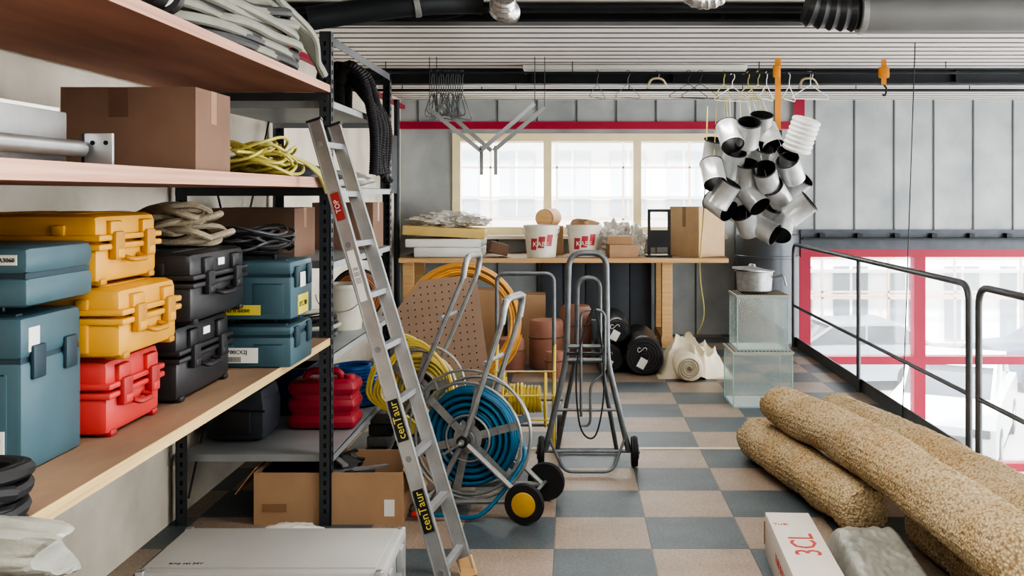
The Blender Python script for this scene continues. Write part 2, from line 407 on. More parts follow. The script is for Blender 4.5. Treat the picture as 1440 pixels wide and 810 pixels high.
for k in range(26):
    lay=k//4; z=TS+.02+lay*.040+R(0,.012); w=.12+.035*(k%4); cx=-1.415+R(-.02,.02); y0=3.15+R(-.15,.2); y1=4.66-R(0,.10)-lay*.035
    m=[mHoseD,mHoseG,mHoseG][k%3] if lay<2 else mHoseG
    if k in(13,18,23): m=mHoseD
    dip=-.06 if lay>3 else 0
    pts=[(cx-w,y0+.2,z),(cx-w,(y0+y1)/2,z+R(-.0,.03)),(cx-w*.9,y1-.22,z+.02),(cx+R(-.03,.03),y1,z+R(-.01,.04)),(cx+w*.95,y1-.22,z+.01),(cx+w+R(-.03,.02),(y0+y1)/2,max(TS+.02,z+R(0,.02)+dip)),(cx+w*.9,y0+.2,max(TS+.02,z+dip)),(cx,y0,z)]
    b.tube(cr(pts,8,True),.0185,m,8,True)
for k in range(8):
    z=TS+.27+R(-.02,.04)
    pts=[(-1.6+.05*k,3.3,TS+.20),(-1.5+.04*k,3.8,z),(-1.40+.02*k,4.3,z+.0),(-1.25+.01*k,4.52,TS+.2),(-1.18,4.62,TS+.08),(-1.16,4.66,TS+.03)]
    b.tube(cr(pts,8),.018,mHoseG,8)
b.done()
def corr(b,pts,r,m,pitch=.016,seg=14):
    P2=[V(p) for p in pts]
    L=0;acc=[0]
    for i in range(1,len(P2)): L+=(P2[i]-P2[i-1]).length; acc.append(L)
    n=int(L/(pitch/2)); o=[];rr=[];j=0
    for i in range(n):
        d=i*L/n
        while j<len(acc)-2 and acc[j+1]<d: j+=1
        t=(d-acc[j])/max(1e-6,acc[j+1]-acc[j]); o.append(P2[j].lerp(P2[j+1],t)); rr.append(r if i%2 else r*.86)
    b.tube(o,rr,m,seg)
b=B('corrugated_hose')
corr(b,cr([(-1.26,2.2,TS+.05),(-1.23,2.5,TS+.05),(-1.205,2.8,TS+.05)],10),.047,mBlk2)
b.lathe([(.02,0),(.058,0),(.058,.05),(.03,.05),(.03,.06),(0.0,.06)],(-1.20,2.93,TS+.06),(.15,-1,0),mBlk,28)
b.cyl((-1.205,2.8,TS+.05),(-1.20,2.9,TS+.05),.04,mBlk)
b.torus(V((-1.191,2.873,TS+.06)),(.15,-1,0),.038,.006,mWhite)
b.done()
# ---- mid shelf
MS=1.673
b=B('aluminium_profile_box'); b.bb(-1.75,-1.33,1.9,2.62,MS+.0,MS+.14,mAlu,bev=.004); b.bb(-1.75,-1.34,1.9,2.6,MS+.14,MS+.15,mWhite); b.done()
b=B('steel_pipe'); b.cyl((-1.285,1.85,MS+.043),(-1.285,2.60,MS+.043),.022,mAlu,seg=24); b.cyl((-1.285,1.85,MS+.043),(-1.285,1.9,MS+.043),.026,mGalv)
b.box((-1.245,2.62,MS+.043),(.075,.012,.085),mAlu,bev=.003); b.box((-1.285,2.66,MS+.043),(.012,.09,.085),mDark,bev=.003)
for dx in(-.015,.02): b.cyl((-1.245+dx,2.612,MS+.06),(-1.245+dx,2.618,MS+.06),.006,mSlot)
b.done()
def cbox(name,cx,cy,z0,w,d,h,rot=0,m=mCard,tape=True,open_=False):
    b=B(name); b.X=M.Translation(V((cx,cy,z0)))@M.Rotation(rot,4,'Z'); t=.006
    b.bb(-w/2,w/2,-d/2,-d/2+t,0,h,m);b.bb(-w/2,w/2,d/2-t,d/2,0,h,m);b.bb(-w/2,-w/2+t,-d/2+t,d/2-t,0,h,m);b.bb(w/2-t,w/2,-d/2+t,d/2-t,0,h,m)
    b.bb(-w/2+t,w/2-t,-d/2+t,d/2-t,0,t,mCardIn)
    if not open_:
        b.bb(-w/2,w/2,-d/2,-.001,h,h+.004,m); b.bb(-w/2,w/2,.001,d/2,h,h+.004,m)
        if tape:
            b.bb(-w/2-.001,w/2+.001,-.025,.025,h+.004,h+.005,mTape); b.bb(-w/2-.001,-w/2,-.025,.025,h*.6,h+.005,mTape); b.bb(w/2,w/2+.001,-.025,.025,h*.6,h+.005,mTape)
    else:
        f=min(w,d)*.35
        for sx in(-1,1): b.box((sx*(w/2+f*.30),0,h-f*.30),(f,d*.96,.004),m,rot=(0,sx*math.radians(52),0))
    return b
b=cbox('cardboard_box',-1.415,3.33,MS,.43,.32,.262,0,mCardD); b.bb(-.06,.0,-.161,-.16,.17,.262,mat('tape_dark',(100,74,60),.4)); b.done()
b=B('yellow_extension_cord')
for k in range(20):
    cx=-1.38+R(-.05,.05); cy=4.25+R(-.07,.07); a=.30+R(-.06,.03); c=.13+R(-.04,.03); z=MS+.012+.006*k; th=R(-.2,.2)-.9
    pts=[]
    for i in range(10):
        t=2*pi*i/10; x=a*math.cos(t); y=c*math.sin(t)
        X=cx+x*math.cos(th)-y*math.sin(th); Y=cy+x*math.sin(th)+y*math.cos(th); Z=z+.03*math.sin(t*2+k)
        X=min(X,-1.15); Y=min(Y,4.74)
        pts.append((X,Y,max(Z,MS+.009)))
    b.tube(cr(pts,6,True),.0065,mLime,6,True)
for k in range(6):
    b.tube(cr([(-1.3,4.1-.05*k,MS+.09),(-1.2,4.3,MS+.08),(-1.145,4.45+.02*k,MS+.02),(-1.138,4.54+.03*k,MS-.03-.01*k),(-1.14,4.60+.02*k,MS-.07)],6),.0065,mLime,6)
b.done()
b=B('clear_plastic_bag'); b.blob((-1.50,3.85,MS+.08),(.16,.2,.09),mBag,.3,3,4,3,flatz=-.078,oc=4); b.done()
b=B('white_cord_coil'); b.coil((SB+.05,4.95,1.86),(1,0,0),.12,.15,.03,7,.006,mHoseG); b.tube([(SB+.0,4.95,2.04),(SB+.05,4.95,2.0)],.004,mDark); b.done()
LS=.906
def pelican(name,xf,y0,y1,dep,z0,h,m,md,blk=False):
    b=B(name); L=y1-y0; cy=(y0+y1)/2; xb=xf-dep; hb=h*.60
    b.bb(xb,xf-.012,y0+.008,y1-.008,z0+.006,z0+hb,m,bev=.022)
    b.bb(xb,xf-.012,y0+.008,y1-.008,z0+hb*.97,z0+h,m,bev=.028)
    b.bb(xb-.006,xf,y0,y1,z0+hb-.022,z0+hb-.004,m,bev=.006)
    b.bb(xb-.006,xf,y0,y1,z0+hb+.004,z0+hb+.022,m,bev=.006)
    for yy in(y0+L*.25,y1-L*.25):
        b.bb(xf-.012,xf+.012,yy-.030,yy+.030,z0+hb-.05,z0+hb+.03,md,bev=.006)
        b.bb(xf-.002,xf+.015,yy-.022,yy+.022,z0+hb-.046,z0+hb-.02,m,bev=.005)
        b.bb(xf-.03,xf+.002,yy-.04,yy+.04,z0+hb+.02,z0+h-.02,m,bev=.008)
    hz=z0+hb-.045
    b.tube(fil([(xf-.01,cy-L*.12,hz),(xf+.022,cy-L*.12,hz-.01),(xf+.022,cy+L*.12,hz-.01),(xf-.01,cy+L*.12,hz)],.02),.008,md,8)
    for xx in(xb+dep*.25,xb+dep*.72):
        for yy in(y0+.006,y1-.006): 
            b.bb(xx-.018,xx+.018,yy-.008,yy+.008,z0+.02,z0+hb-.02,m,bev=.005); b.bb(xx-.018,xx+.018,yy-.008,yy+.008,z0+hb+.02,z0+h-.03,m,bev=.005)
    for yy in(y0+.05,y1-.05): b.bb(xf-.07,xf-.01,yy-.02,yy+.02,z0,z0+.02,md,bev=.006); b.bb(xb+.01,xb+.07,yy-.02,yy+.02,z0,z0+.02,md,bev=.006)
    for k in range(3): b.bb(xb+.04+k*dep*.27,xb+.04+k*dep*.27+dep*.16,y0+.04,y1-.04,z0+h-.004,z0+h+.003,m,bev=.003)
    b.cyl((xb+dep*.5,y0+.004,z0+h*.3),(xb+dep*.5,y0-.006,z0+h*.3),.02,md)
    b.tube(fil([(xb+dep*.38,y0,z0+hb-.04),(xb+dep*.38,y0-.022,z0+hb-.045),(xb+dep*.62,y0-.022,z0+hb-.045),(xb+dep*.62,y0,z0+hb-.04)],.012),.008,md,8)
    if blk: b.bb(xf-.01,xf-.0075,cy-.03,cy+.03,z0+h-.055,z0+h-.03,mLabel)
    b.done()
pelican('red_protective_case',-1.30,2.80,3.18,.40,LS,.222,mRedC,mRedD)
pelican('yellow_protective_case',-1.25,2.77,3.19,.42,LS+.226,.202,mYel,mYelD)
pelican('yellow_protective_case',-1.31,2.76,3.18,.42,LS+.434,.202,mYel,mYelD)
pelican('black_protective_case',-1.285,3.26,3.78,.42,LS,.255,mBlk,mBlk2,blk=True)
pelican('black_protective_case',-1.235,3.25,3.80,.42,LS+.260,.238,mBlk,mBlk2,blk=True)
def stackbox(name,x0,x1,y0,y1,z0,h,split=.5):
    b=B(name)
    b.bb(x0,x1,y0,y1,z0,z0+h*split-.003,mTeal,bev=.012); b.bb(x0,x1,y0,y1,z0+h*split+.003,z0+h,mTeal,bev=.016)
    b.bb(x0+.006,x1-.006,y0+.006,y1-.006,z0+h*split-.01,z0+h*split+.01,mTealD)
    w=x1-x0
    for yy in(y0,y1):
        for xa,xc in((x0+w*.08,x0+w*.4),(x0+w*.6,x1-w*.08)):
            b.bb(xa,xc,yy-.003,yy+.003,z0+h*.1,z0+h*split-.03,mTeal,bev=.003); b.bb(xa+.006,xc-.006,yy-.0035,yy+.0035,z0+h*split-.034,z0+h*split-.03,mTealD)
    for yy in(y0+.07,y1-.07):
        b.bb(x1-.004,x1+.010,yy-.03,yy+.03,z0+h*split-.05,z0+h*split+.035,mTealD,bev=.005)
    b.tube(fil([(x0+w*.3,(y0+y1)/2,z0+h-.005),(x0+w*.3,(y0+y1)/2,z0+h+.018),(x0+w*.7,(y0+y1)/2,z0+h+.018),(x0+w*.7,(y0+y1)/2,z0+h-.005)],.01),.008,mTealD,8)
    b.bb(x0+.03,x1-.03,y0+.03,y0+.06,z0+h-.003,z0+h+.006,mTealD,bev=.003)
    return b
FX=M.Rotation(pi/2,4,'X')
def ftext(b,t,x,y,z,s,m=None): b.text(t,s,m or mInk,M.Translation(V((x,y,z)))@FX)
def rtext(b,t,x,y,z,s,m=None): b.text(t,s,m or mInk,M.Translation(V((x,y,z)))@M.Rotation(pi/2,4,'Z')@FX)
b=stackbox('teal_tool_box',-1.80,-1.35,2.44,2.74,LS,.388,.72)
b.bb(-1.49,-1.39,2.4325,2.4365,LS+.03,LS+.11,mLabel); ftext(b,'DHR243RTJ',-1.44,2.4315,LS+.085,.017); ftext(b,'||||||||',-1.44,2.4315,LS+.055,.022)
b.bb(-1.351,-1.348,2.47,2.52,LS+.30,LS+.36,mLabel); b.done()
b=B('teal_drill_case'); z=LS+.392+.022
b.bb(-1.76,-1.325,2.42,2.76,z,z+.075,mTeal,bev=.02); b.bb(-1.76,-1.325,2.42,2.76,z+.079,z+.15,mTeal,bev=.022); b.bb(-1.75,-1.335,2.43,2.75,z+.07,z+.084,mTealD)
for xx in(-1.66,-1.44): b.bb(xx-.03,xx+.03,2.406,2.426,z+.04,z+.11,mTealD,bev=.005)
b.bb(-1.41,-1.35,2.418,2.4205,z+.105,z+.13,mLabel); ftext(b,'DA3060',-1.38,2.417,z+.117,.015); b.bb(-1.62,-1.48,2.40,2.425,z+.06,z+.085,mTealD,bev=.006); b.done()
b=stackbox('teal_tool_box',-1.50,-1.118,3.96,4.28,LS,.165,.75); b.bb(-1.45,-1.25,3.952,3.957,LS+.02,LS+.08,mLabel); ftext(b,'RT0700CX2J',-1.35,3.951,LS+.063,.022); ftext(b,'||||||||||||',-1.35,3.951,LS+.036,.022)
b.done()
b=stackbox('teal_tool_box',-1.50,-1.118,3.96,4.28,LS+.190,.233,.75)
b.bb(-1.45,-1.24,3.952,3.957,LS+.21,LS+.25,mLabY); ftext(b,'Oberfraese',-1.345,3.951,LS+.23,.028); b.bb(-1.119,-1.1145,4.05,4.2,LS+.20,LS+.28,mLabY); rtext(b,'RTC 700',-1.114,4.12,LS+.24,.03)
b.bb(-1.119,-1.1145,4.08,4.16,LS+.31,LS+.37,mLabel);b.done()
def pile(name,cx,cy,z,n,a0,c0,r,ms,dz,xmax=-1.13):
    b=B(name)
    for k in range(n):
        x0,y0=cx+R(-.05,.05),cy+R(-.05,.05); a=a0+R(-.03,.04); c=c0+R(-.02,.03); th=R(0,3); pts=[]
        for i in range(9):
            t=2*pi*i/9; x=x0+a*math.cos(t)*math.cos(th)-c*math.sin(t)*math.sin(th); y=y0+a*math.cos(t)*math.sin(th)+c*math.sin(t)*math.cos(th)
            pts.append((min(x,xmax),y,max(z+r,z+r+dz*k+.018*math.sin(2*t+k))))
        b.tube(cr(pts,6,True),r,ms[k%len(ms)],7,True)
    b.done()
mRope=mat('rope_grey',(146,136,116),.85,var=.15,scale=60,bump=.4,bscale=120)
pile('grey_rope_coil',-1.45,3.62,LS+.503,12,.14,.08,.012,[mRope],.011)
pile('black_cable_coil',-1.35,4.12,LS+.447,16,.15,.10,.006,[mBlk2,mHoseD],.006)
pile('black_cable_bundle',-1.40,4.50,LS+.0,16,.13,.10,.009,[mBlk2,mHoseD,mBlueD],.012)
b=B('black_hose_coil'); b.coil((-1.235,2.02,LS+.075),(0.05,.05,1),.09,.12,.12,10,.016,mBlk2,n=26,seg=8); b.done()
b=B('grey_plastic_sheet')
pr=[(.02,0)]+[(.058-.008*(i/24),.01+.54*i/24) for i in range(25)]+[(.045,.56)]
b.lathe(pr,(-1.50,1.84,LS+.058),(1,-.02,-.03),mBagG,72,fn=lambda a,z,t,j:(a*(1+.22*noise.noise(V((math.cos(t)*1.6,math.sin(t)*1.6,z*6)))+.16*abs(noise.noise(V((math.cos(t)*4,math.sin(t)*4,z*16+3))))-.05),z+.03*math.sin(t*2+1)*(1 if j>20 else 0)))
b.done(ang=30)
# ---- second bay items
b=B('black_suction_hose')
for k in range(6):
    x=-1.22-.07*(k%3); y=5.55+.2*(k//3)+.05*(k%3)
    corr(b,cr([(x-.1,y+.1,2.09),(x-.07,y,2.2+.02*k),(x,y-.12,2.30),(x+.075+.03*(k%3),y-.1,2.22),(SF+.05+.012*(k%3),y,2.0),(SF+.055,y+.02,1.85-.03*k),(SF+.05+.01*k,y+.02,1.7)],8),.028,mBlk2,.014,12)
b.done()
cb=cbox('cardboard_box',-1.36,6.05,1.271,.36,.32,.27,0,mCardD); cb.done()
cb=cbox('cardboard_box',-1.62,5.25,1.271,.42,.4,.25,0,mCardD); cb.done()
b=B('jerry_can'); mRj=mat('red_can',(164,46,62),.4,var=.06)
b.X=M.Translation(V((-1.35,5.45,.331)))
for z in(0,.088,.176): b.bb(-.185,.185,-.125,.125,z,z+.085,mRj,bev=.04)
b.bb(-.17,.17,-.11,.11,.02,.24,mRj,bev=.04)
b.tube(fil([(-.12,0,.22),(-.1,0,.30),(.08,0,.30),(.1,0,.22)],.05),.02,mRj,10); b.cyl((.13,0,.24),(.13,0,.28),.03,mRj); b.done()
b=B('blue_hose_coil'); b.coil((-1.32,6.0,.33+.125),(0,0,1),.09,.155,.22,44,.011,mBlueD,n=24); b.done()
b=B('black_tool_bag'); mBagD=mat('bag_dark',(52,58,66),.6,var=.15,scale=20)
b.bb(-1.88,-1.56,5.05,5.38,.331,.58,mBagD,bev=.06); b.bb(-1.87,-1.57,5.06,5.37,.50,.61,mBagD,bev=.05); b.bb(-1.80,-1.63,5.03,5.06,.38,.5,mBlk,bev=.012); b.bb(-1.881,-1.559,5.045,5.05,.49,.50,mBlk2); b.tube(cr([(-1.80,5.2,.60),(-1.72,5.2,.67),(-1.62,5.2,.6)],8),.012,mBlk2); b.done()
b=B('blue_crate'); mBC=mat('blue_crate_pl',(48,66,92),.5); b.bb(-1.85,-1.5,5.68,5.7,.331,.6,mBC); b.bb(-1.85,-1.5,5.95,5.97,.331,.6,mBC); b.bb(-1.85,-1.5,5.70,5.95,.331,.35,mBC); b.bb(-1.85,-1.83,5.70,5.95,.35,.6,mBC); b.bb(-1.52,-1.5,5.70,5.95,.35,.6,mBC); b.done()
b=B('clear_bucket'); mClr=mat('clear_plastic',(190,186,172),.3,var=.08)
b.lathe([(.10,0),(.125,.24),(.132,.24),(.132,.26),(.12,.26),(.097,.01),(0,.01)],(-1.32,5.75,.82),(0,0,1),mClr,32); b.tube([( -1.32+.13*math.cos(t),5.62,1.03-.1*math.sin(t)) for t in[pi*i/12 for i in range(13)]],.003,mGalv); b.done()
b=B('cable_reel'); mCop=mat('copper_brown',(140,90,58),.4)
b.coil((-1.32,6.1,.82+.16),(.3,-1,0),.09,.15,.07,26,.009,mCop,n=24); b.torus((-1.33,6.14,.98),(.3,-1,0),.155,.006,mDark); b.torus((-1.31,6.06,.98),(.3,-1,0),.155,.006,mDark); b.done()
b=B('hose_pile')
b.blob((-1.54,5.25,.82+.05),(.3,.26,.07),mHoseD,.3,3,4,8,flatz=-.049)
for k in range(9): b.torus((-1.44+R(-.06,.06),5.2+R(-.06,.06),.86+.012*k),(R(-.2,.2),R(-.2,.2),1),.15+R(-.04,.04),.012,[mHoseD,mBlk2,mHoseG][k%3])
b.done()
b=B('grey_storage_cases'); 
for k in range(4): b.bb(-1.25+.01*k,-.88+.01*k,6.0,6.33,.001+k*.07,.065+k*.07,mGalv if k%2 else mHoseD,bev=.008); b.bb(-1.1,-1.0,5.985,6.0,.02+k*.07,.045+k*.07,mBlk,bev=.004)
b.done()
b=B('folded_tarpaulin'); b.blob((-1.55,5.3,1.63+.06),(.3,.3,.07),mHoseD,.2,2.5,4,11,flatz=-.058); b.blob((-1.45,5.9,1.63+.05),(.25,.25,.06),mBag,.2,2.5,4,12,flatz=-.048); b.done()
b=cbox('open_cardboard_box',-1.18,5.03,0,.72,.44,.25,0,mCard,open_=True)
b.blob((-.1,0,.17),(.28,.19,.10),mBlk2,.35,3,4,2); 
for k in range(12): b.bar((R(-.28,.2),R(-.19,.1),.21+R(0,.06)),(R(-.1,.3),R(-.1,.2),.22+R(0,.07)),.03,.012,[mBlk,mBlk2,mGalv][k%3])
b.bb(.27,.32,-.2215,-.22,.04,.12,mLabel); b.bb(-.32,-.2,-.2215,-.22,.06,.1,mTape); b.done()
b=B('bubble_wrap'); b.blob((-1.3,4.58,.03),(.15,.09,.045),mBag,.3,4,4,5,flatz=-.03); b.done()
b=B('aluminium_case'); b.bb(-1.32,-.585,3.04,3.43,.0,.40,mGalv,bev=.01)
mAl2=mat('white_lid',(166,166,162),.4,.2,var=.07,scale=3)
b.bb(-1.33,-.575,3.03,3.44,.40,.447,mAl2,bev=.012); b.bb(-1.30,-.605,3.06,3.41,.447,.451,mAl2,bev=.002)
for yy in(3.12,3.33): b.bb(-.585,-.565,yy-.025,yy+.025,.34,.42,mAlu,bev=.004)
for p in((-.59,3.04),(-.59,3.43),(-1.32,3.04),(-1.32,3.43)): b.bb(p[0]-.012,p[0]+.014,p[1]-.014,p[1]+.014,.0,.449,mAlu,bev=.005)
b.text('lamp set 24V',.02,mInk,M.Translation(V((-1.20,3.09,.4515))),.0004)
b.done()
# ladder
b=B('aluminium_ladder')
nt_,nf_=V((-1.10,4.25,1.905)),V((-.475,3.88,0.0)); ft_,ff_=V((-1.08,4.52,1.905)),V((-.43,4.16,0.0))
for a,c in((nt_,nf_),(ft_,ff_)):
    d=(c-a).normalized()
    up=(c-a).cross(V((0,1,0))).normalized()
    b.bar(a,c-d*.03,.022,.056,mAlu,up=up)
    for s_ in(-1,1): b.bar(a+up*s_*.026,c-d*.03+up*s_*.026,.034,.005,mGalv,up=up)
    b.bar(c-d*.08,c,.032,.066,mBlk if a is nt_ else mWoodL,up=up)
    b.bar(a-d*.01,a,.034,.066,mBlk,up=up)
N=9
for k in range(N):
    t=(k+.45)/N; p=nt_.lerp(nf_,t); q=ft_.lerp(ff_,t); b.bar(p,q,.030,.024,mAlu)
    for e,f in((p,q),(q,p)): dd=(e-f).normalized(); b.cyl(e,e+dd*.014,.013,mGalv,seg=12)
d=(nf_-nt_).normalized(); up=d.cross(V((0,1,0))).normalized(); nrm=d.cross(up).normalized()
if nrm.y>0: nrm=-nrm
def decal(t,L,m,off=.0175,w=.045):
    c=nt_.lerp(nf_,t)+nrm*off; b.bar(c-d*L/2,c+d*L/2,.001,w,m,up=up)
def dtext(t,s,size,m):
    c=nt_.lerp(nf_,t)+nrm*.0185; x=-d; z=nrm; y=z.cross(x)
    b.text(s,size,m,M(((x.x,y.x,z.x,c.x),(x.y,y.y,z.y,c.y),(x.z,y.z,z.z,c.z),(0,0,0,1))))
for t in(.64,.82):
    decal(t,.17,mInk,w=.042); dtext(t,'cenTaur',.046,mLabY)
decal(.19,.12,mRedD,w=.036); dtext(.19,'TOP',.03,mLabel); decal(.34,.22,mLabel,w=.03); dtext(.34,'|||| ||| ||',.024,mInk)
b.done()
# ---------------------------------------------------------------- hose reel carts
def reelcart(name,X,Y,zc,rot,hz,hx,mh,Rr=.23,wheelx=.27,footx=-.29,wr=.1,hub=mYelH,spokes=6,turns=60):
    b=B(name); b.X=M.Translation(V((X,Y,0)))@M.Rotation(rot,4,'Z')
    hw=.085; Ro=Rr+.03; tr=.014
    b.coil((0,0,zc),(0,1,0),.10,Rr,2*hw*.9,turns,.0105,mh,n=26,seg=6)
    for sy in(-1,1):
        y=sy*hw
        b.torus((0,y,zc),(0,1,0),Ro,.008,mGalv,n=48); b.torus((0,y,zc),(0,1,0),.115,.007,mGalv)
        b.cyl((0,y-.004,zc),(0,y+.004,zc),.075,mGalv)
        for k in range(spokes):
            a=2*pi*k/spokes+.3
            b.bar((.05*math.cos(a),y,zc+.05*math.sin(a)),(Ro*math.cos(a),y,zc+Ro*math.sin(a)),.004,.040,mGalv,up=V((-math.sin(a),0,math.cos(a))))
    b.cyl((0,-.19,zc),(0,.19,zc),.014,mGalv); b.cyl((0,-.115,zc),(0,-.17,zc),.03,mBlk); b.cyl((0,-.10,zc),(0,-.12,zc),.045,mAlu)
    b.tube(fil([(0,-.17,zc),(0,-.195,zc),(-.09,-.2,zc-.06),(-.09,-.27,zc-.06)],.01),.007,mGalv)
    b.cyl((-.09,-.22,zc-.06),(-.09,-.29,zc-.06),.014,mBlk)
    for sy in(-1,1):
        y=sy*.15
        b.tube(fil([(footx,y,.015),(footx+.12,y,.06),(wheelx,y,wr)],.06),tr,mGalv)
        b.tube(fil([(footx+.1,y,.05),(0,y,zc),(hx,y,hz-.12),(hx+.02,y,hz)],.05),tr,mGalv)
        b.tube([(0,y,zc),(wheelx-.01,y,wr)],tr,mGalv)
        b.cyl((wheelx,y+sy*.03,wr),(wheelx,y+sy*.065,wr),wr*.95,mBlk2,seg=36); 
        b.lathe([(wr*.62,0),(wr*.58,.008),(.02,.014),(0,.014)],(wheelx,y+sy*.062,wr),(0,sy,0),hub,30); b.torus((wheelx,y+sy*.047,wr),(0,1,0),wr*.86,.014,mBlk2)
    b.cyl((wheelx,-.19,wr),(wheelx,.19,wr),.009,mGalv)
    b.tube(fil([(hx+.0,-.15,hz-.12),(hx+.02,-.15,hz),(hx+.02,.15,hz),(hx,.15,hz-.12)],.07),tr*1.3,mGalv,10)
    b.tube([(footx,-.15,.015),(footx,.15,.015)],tr,mGalv); b.tube([(hx*.55,-.15,zc+(hz-zc)*.55),(hx*.55,.15,zc+(hz-zc)*.55)],tr*.8,mGalv)
    b.tube(cr([(Rr*.9,0,zc+.02),(Rr+.03,-.05,zc-.1),(.12,-.2,max(.03,zc-.33)),(-.05,-.24,.03),(-.16,-.26,.03)],8),.011,mh)
    b.cyl((-.16,-.26,.03),(-.22,-.27,.03),.016,mRedC)
    return b
b=reelcart('hose_reel_cart',-.505,5.08,.37,math.radians(-14),1.08,.20,mBlue,.25,wheelx=.33,footx=-.27,hub=mat('hub_yellow',(190,150,60),.5))
b.torus((.02,-.12,.40),(0,1,0),.32,.007,mGalv,n=56)
b.done()
b=reelcart('hose_reel_cart',-.88,5.85,.46,math.radians(-10),1.24,.29,mYelH,.20,hub=mBlk)
for k in range(5): b.tube(cr([(-.05+R(-.05,.05),-.13,zz) for zz in(.2,.28)]+[(-.2-.02*k,-.16,.45),(-.08+R(-.05,.05),-.15,.72+.015*k),(.14,-.14,.66),(.22,-.13,.45),(.1,-.13,.25)],8),.010,mYelH,6)
b.done()
b=B('hose_reel_stand'); b.X=M.Translation(V((-.30,6.45,0)))
b.tube(fil([(-.19,0,0.0),(-.19,0,1.08),(.18,0,1.08),(.18,0,0.0)],.06),.013,mGalvD)
b.tube([(-.19,0,.1),(.18,0,.1)],.01,mGalvD)
for s_ in(-1,1):
    b.tube(fil([(s_*.185,0,.62),(s_*.185,-.3,.32),(s_*.185,-.34,.02)],.05),.01,mYelH); b.cyl((s_*.2,.03,.08),(s_*.23,.03,.08),.08,mBlk2)
    b.torus((s_*.13,-.15,.3),(1,0,0),.17,.008,mYelH)
    for k in range(4): a=pi*k/4; b.tube([(s_*.13,-.15+.17*math.cos(a),.3+.17*math.sin(a)),(s_*.13,-.15-.17*math.cos(a),.3-.17*math.sin(a))],.007,mYelH)
for z in(.2,.35,.5): b.bar((-.19,-.3,z),(.2,-.3,z),.02,.006,mYelH)
b.cyl((-.19,-.15,.3),(.24,-.15,.3),.015,mGalv); b.coil((0,-.15,.3),(1,0,0),.06,.10,.2,22,.011,mYelH,n=20)
b.done()
b=B('hand_truck'); b.X=M.Translation(V((.105,5.85,0)))
tr=.014
b.tube(fil([(-.265,-.02,.09),(-.14,0,.62),(-.125,.02,1.25),(.095,.02,1.25),(.10,0,.62),(.225,-.02,.09)],.09,8),.0175,mGalvD,10)
b.tube(fil([(-.20,.30,.01),(-.085,.1,.62),(-.075,.04,1.10),(.055,.04,1.10),(.06,.1,.62),(.17,.30,.01)],.065,8),tr,mGalvD,10)
b.tube(fil([(-.055,-.05,.30),(-.055,-.04,.92),(.085,-.04,.92),(.085,-.05,.55),(.0,-.06,.5),(.0,-.06,.25),(-.055,-.06,.25)],.05,6),.008,mGalvD,8)
b.tube(cr([(.0,-.05,.9),(-.08,-.07,.6),(-.06,-.08,.25),(.03,-.08,.2),(.08,-.07,.5),(.04,-.05,.88)],8,True),.005,mBlk2,6,True)
for z in(.62,.70): b.tube([(-.14,0,z),(.10,0,z)],tr,mGalvD)
b.box((-.02,-.01,.66),(.24,.03,.015),mDark); b.box((.02,-.02,.80),(.03,.05,.12),mDark,bev=.005)
b.tube([(-.30,-.02,.09),(.27,-.02,.09)],.009,mGalvD); b.tube([(-.2,-.01,.33),(.17,-.01,.33)],.009,mGalvD); b.tube([(-.2,.3,.02),(.17,.3,.02)],.01,mGalvD)
b.tube(fil([(-.24,-.02,.16),(-.15,-.2,.02),(.12,-.2,.02),(.2,-.02,.16)],.05),.009,mGalvD)
for s_,x in((-1,-.27),(1,.24)):
    b.cyl((x,-.02,.09),(x+s_*.035,-.02,.09),.085,mBlk2,seg=32); b.torus((x+s_*.018,-.02,.09),(1,0,0),.074,.016,mBlk2); b.cyl((x+s_*.034,-.02,.09),(x+s_*.042,-.02,.09),.045,mHoseD); b.cyl((x+s_*.04,-.02,.09),(x+s_*.05,-.02,.09),.015,mGalv)
b.done()
b=B('orange_hose_coil'); b.coil((-.92,8.3,.525),(.05,-1,.12),.40,.47,.10,16,.013,mOrH,jit=.012,n=40); b.coil((-.92,8.3,.525),(.05,-1,.12),.44,.5,.08,6,.012,mOrH,jit=.012,n=40); b.done()
b=B('perforated_board'); mPeg=mat('pegboard_brown',(144,120,102),.6,var=.06)
b.X=M.Translation(V((-.97,7.55,0.02)))@M.Rotation(math.radians(-12),4,'X')@M.Rotation(math.radians(-7),4,'Y')
b.prism([(-.32,.02),(.36,.02),(.34,.86),(.26,.94),(-.1,.94),(-.32,.72)],.008,mPeg,M.Rotation(pi/2,4,'X'))
for i in range(11):
    for j in range(16):
        x=-.27+i*.055; z=.06+j*.055
        if z<.72+max(0,(x+.32))*.8 and z<.92: b.cyl((x,-.0048,z),(x,-.0042,z),.006,mSlot,seg=8)
b.done()
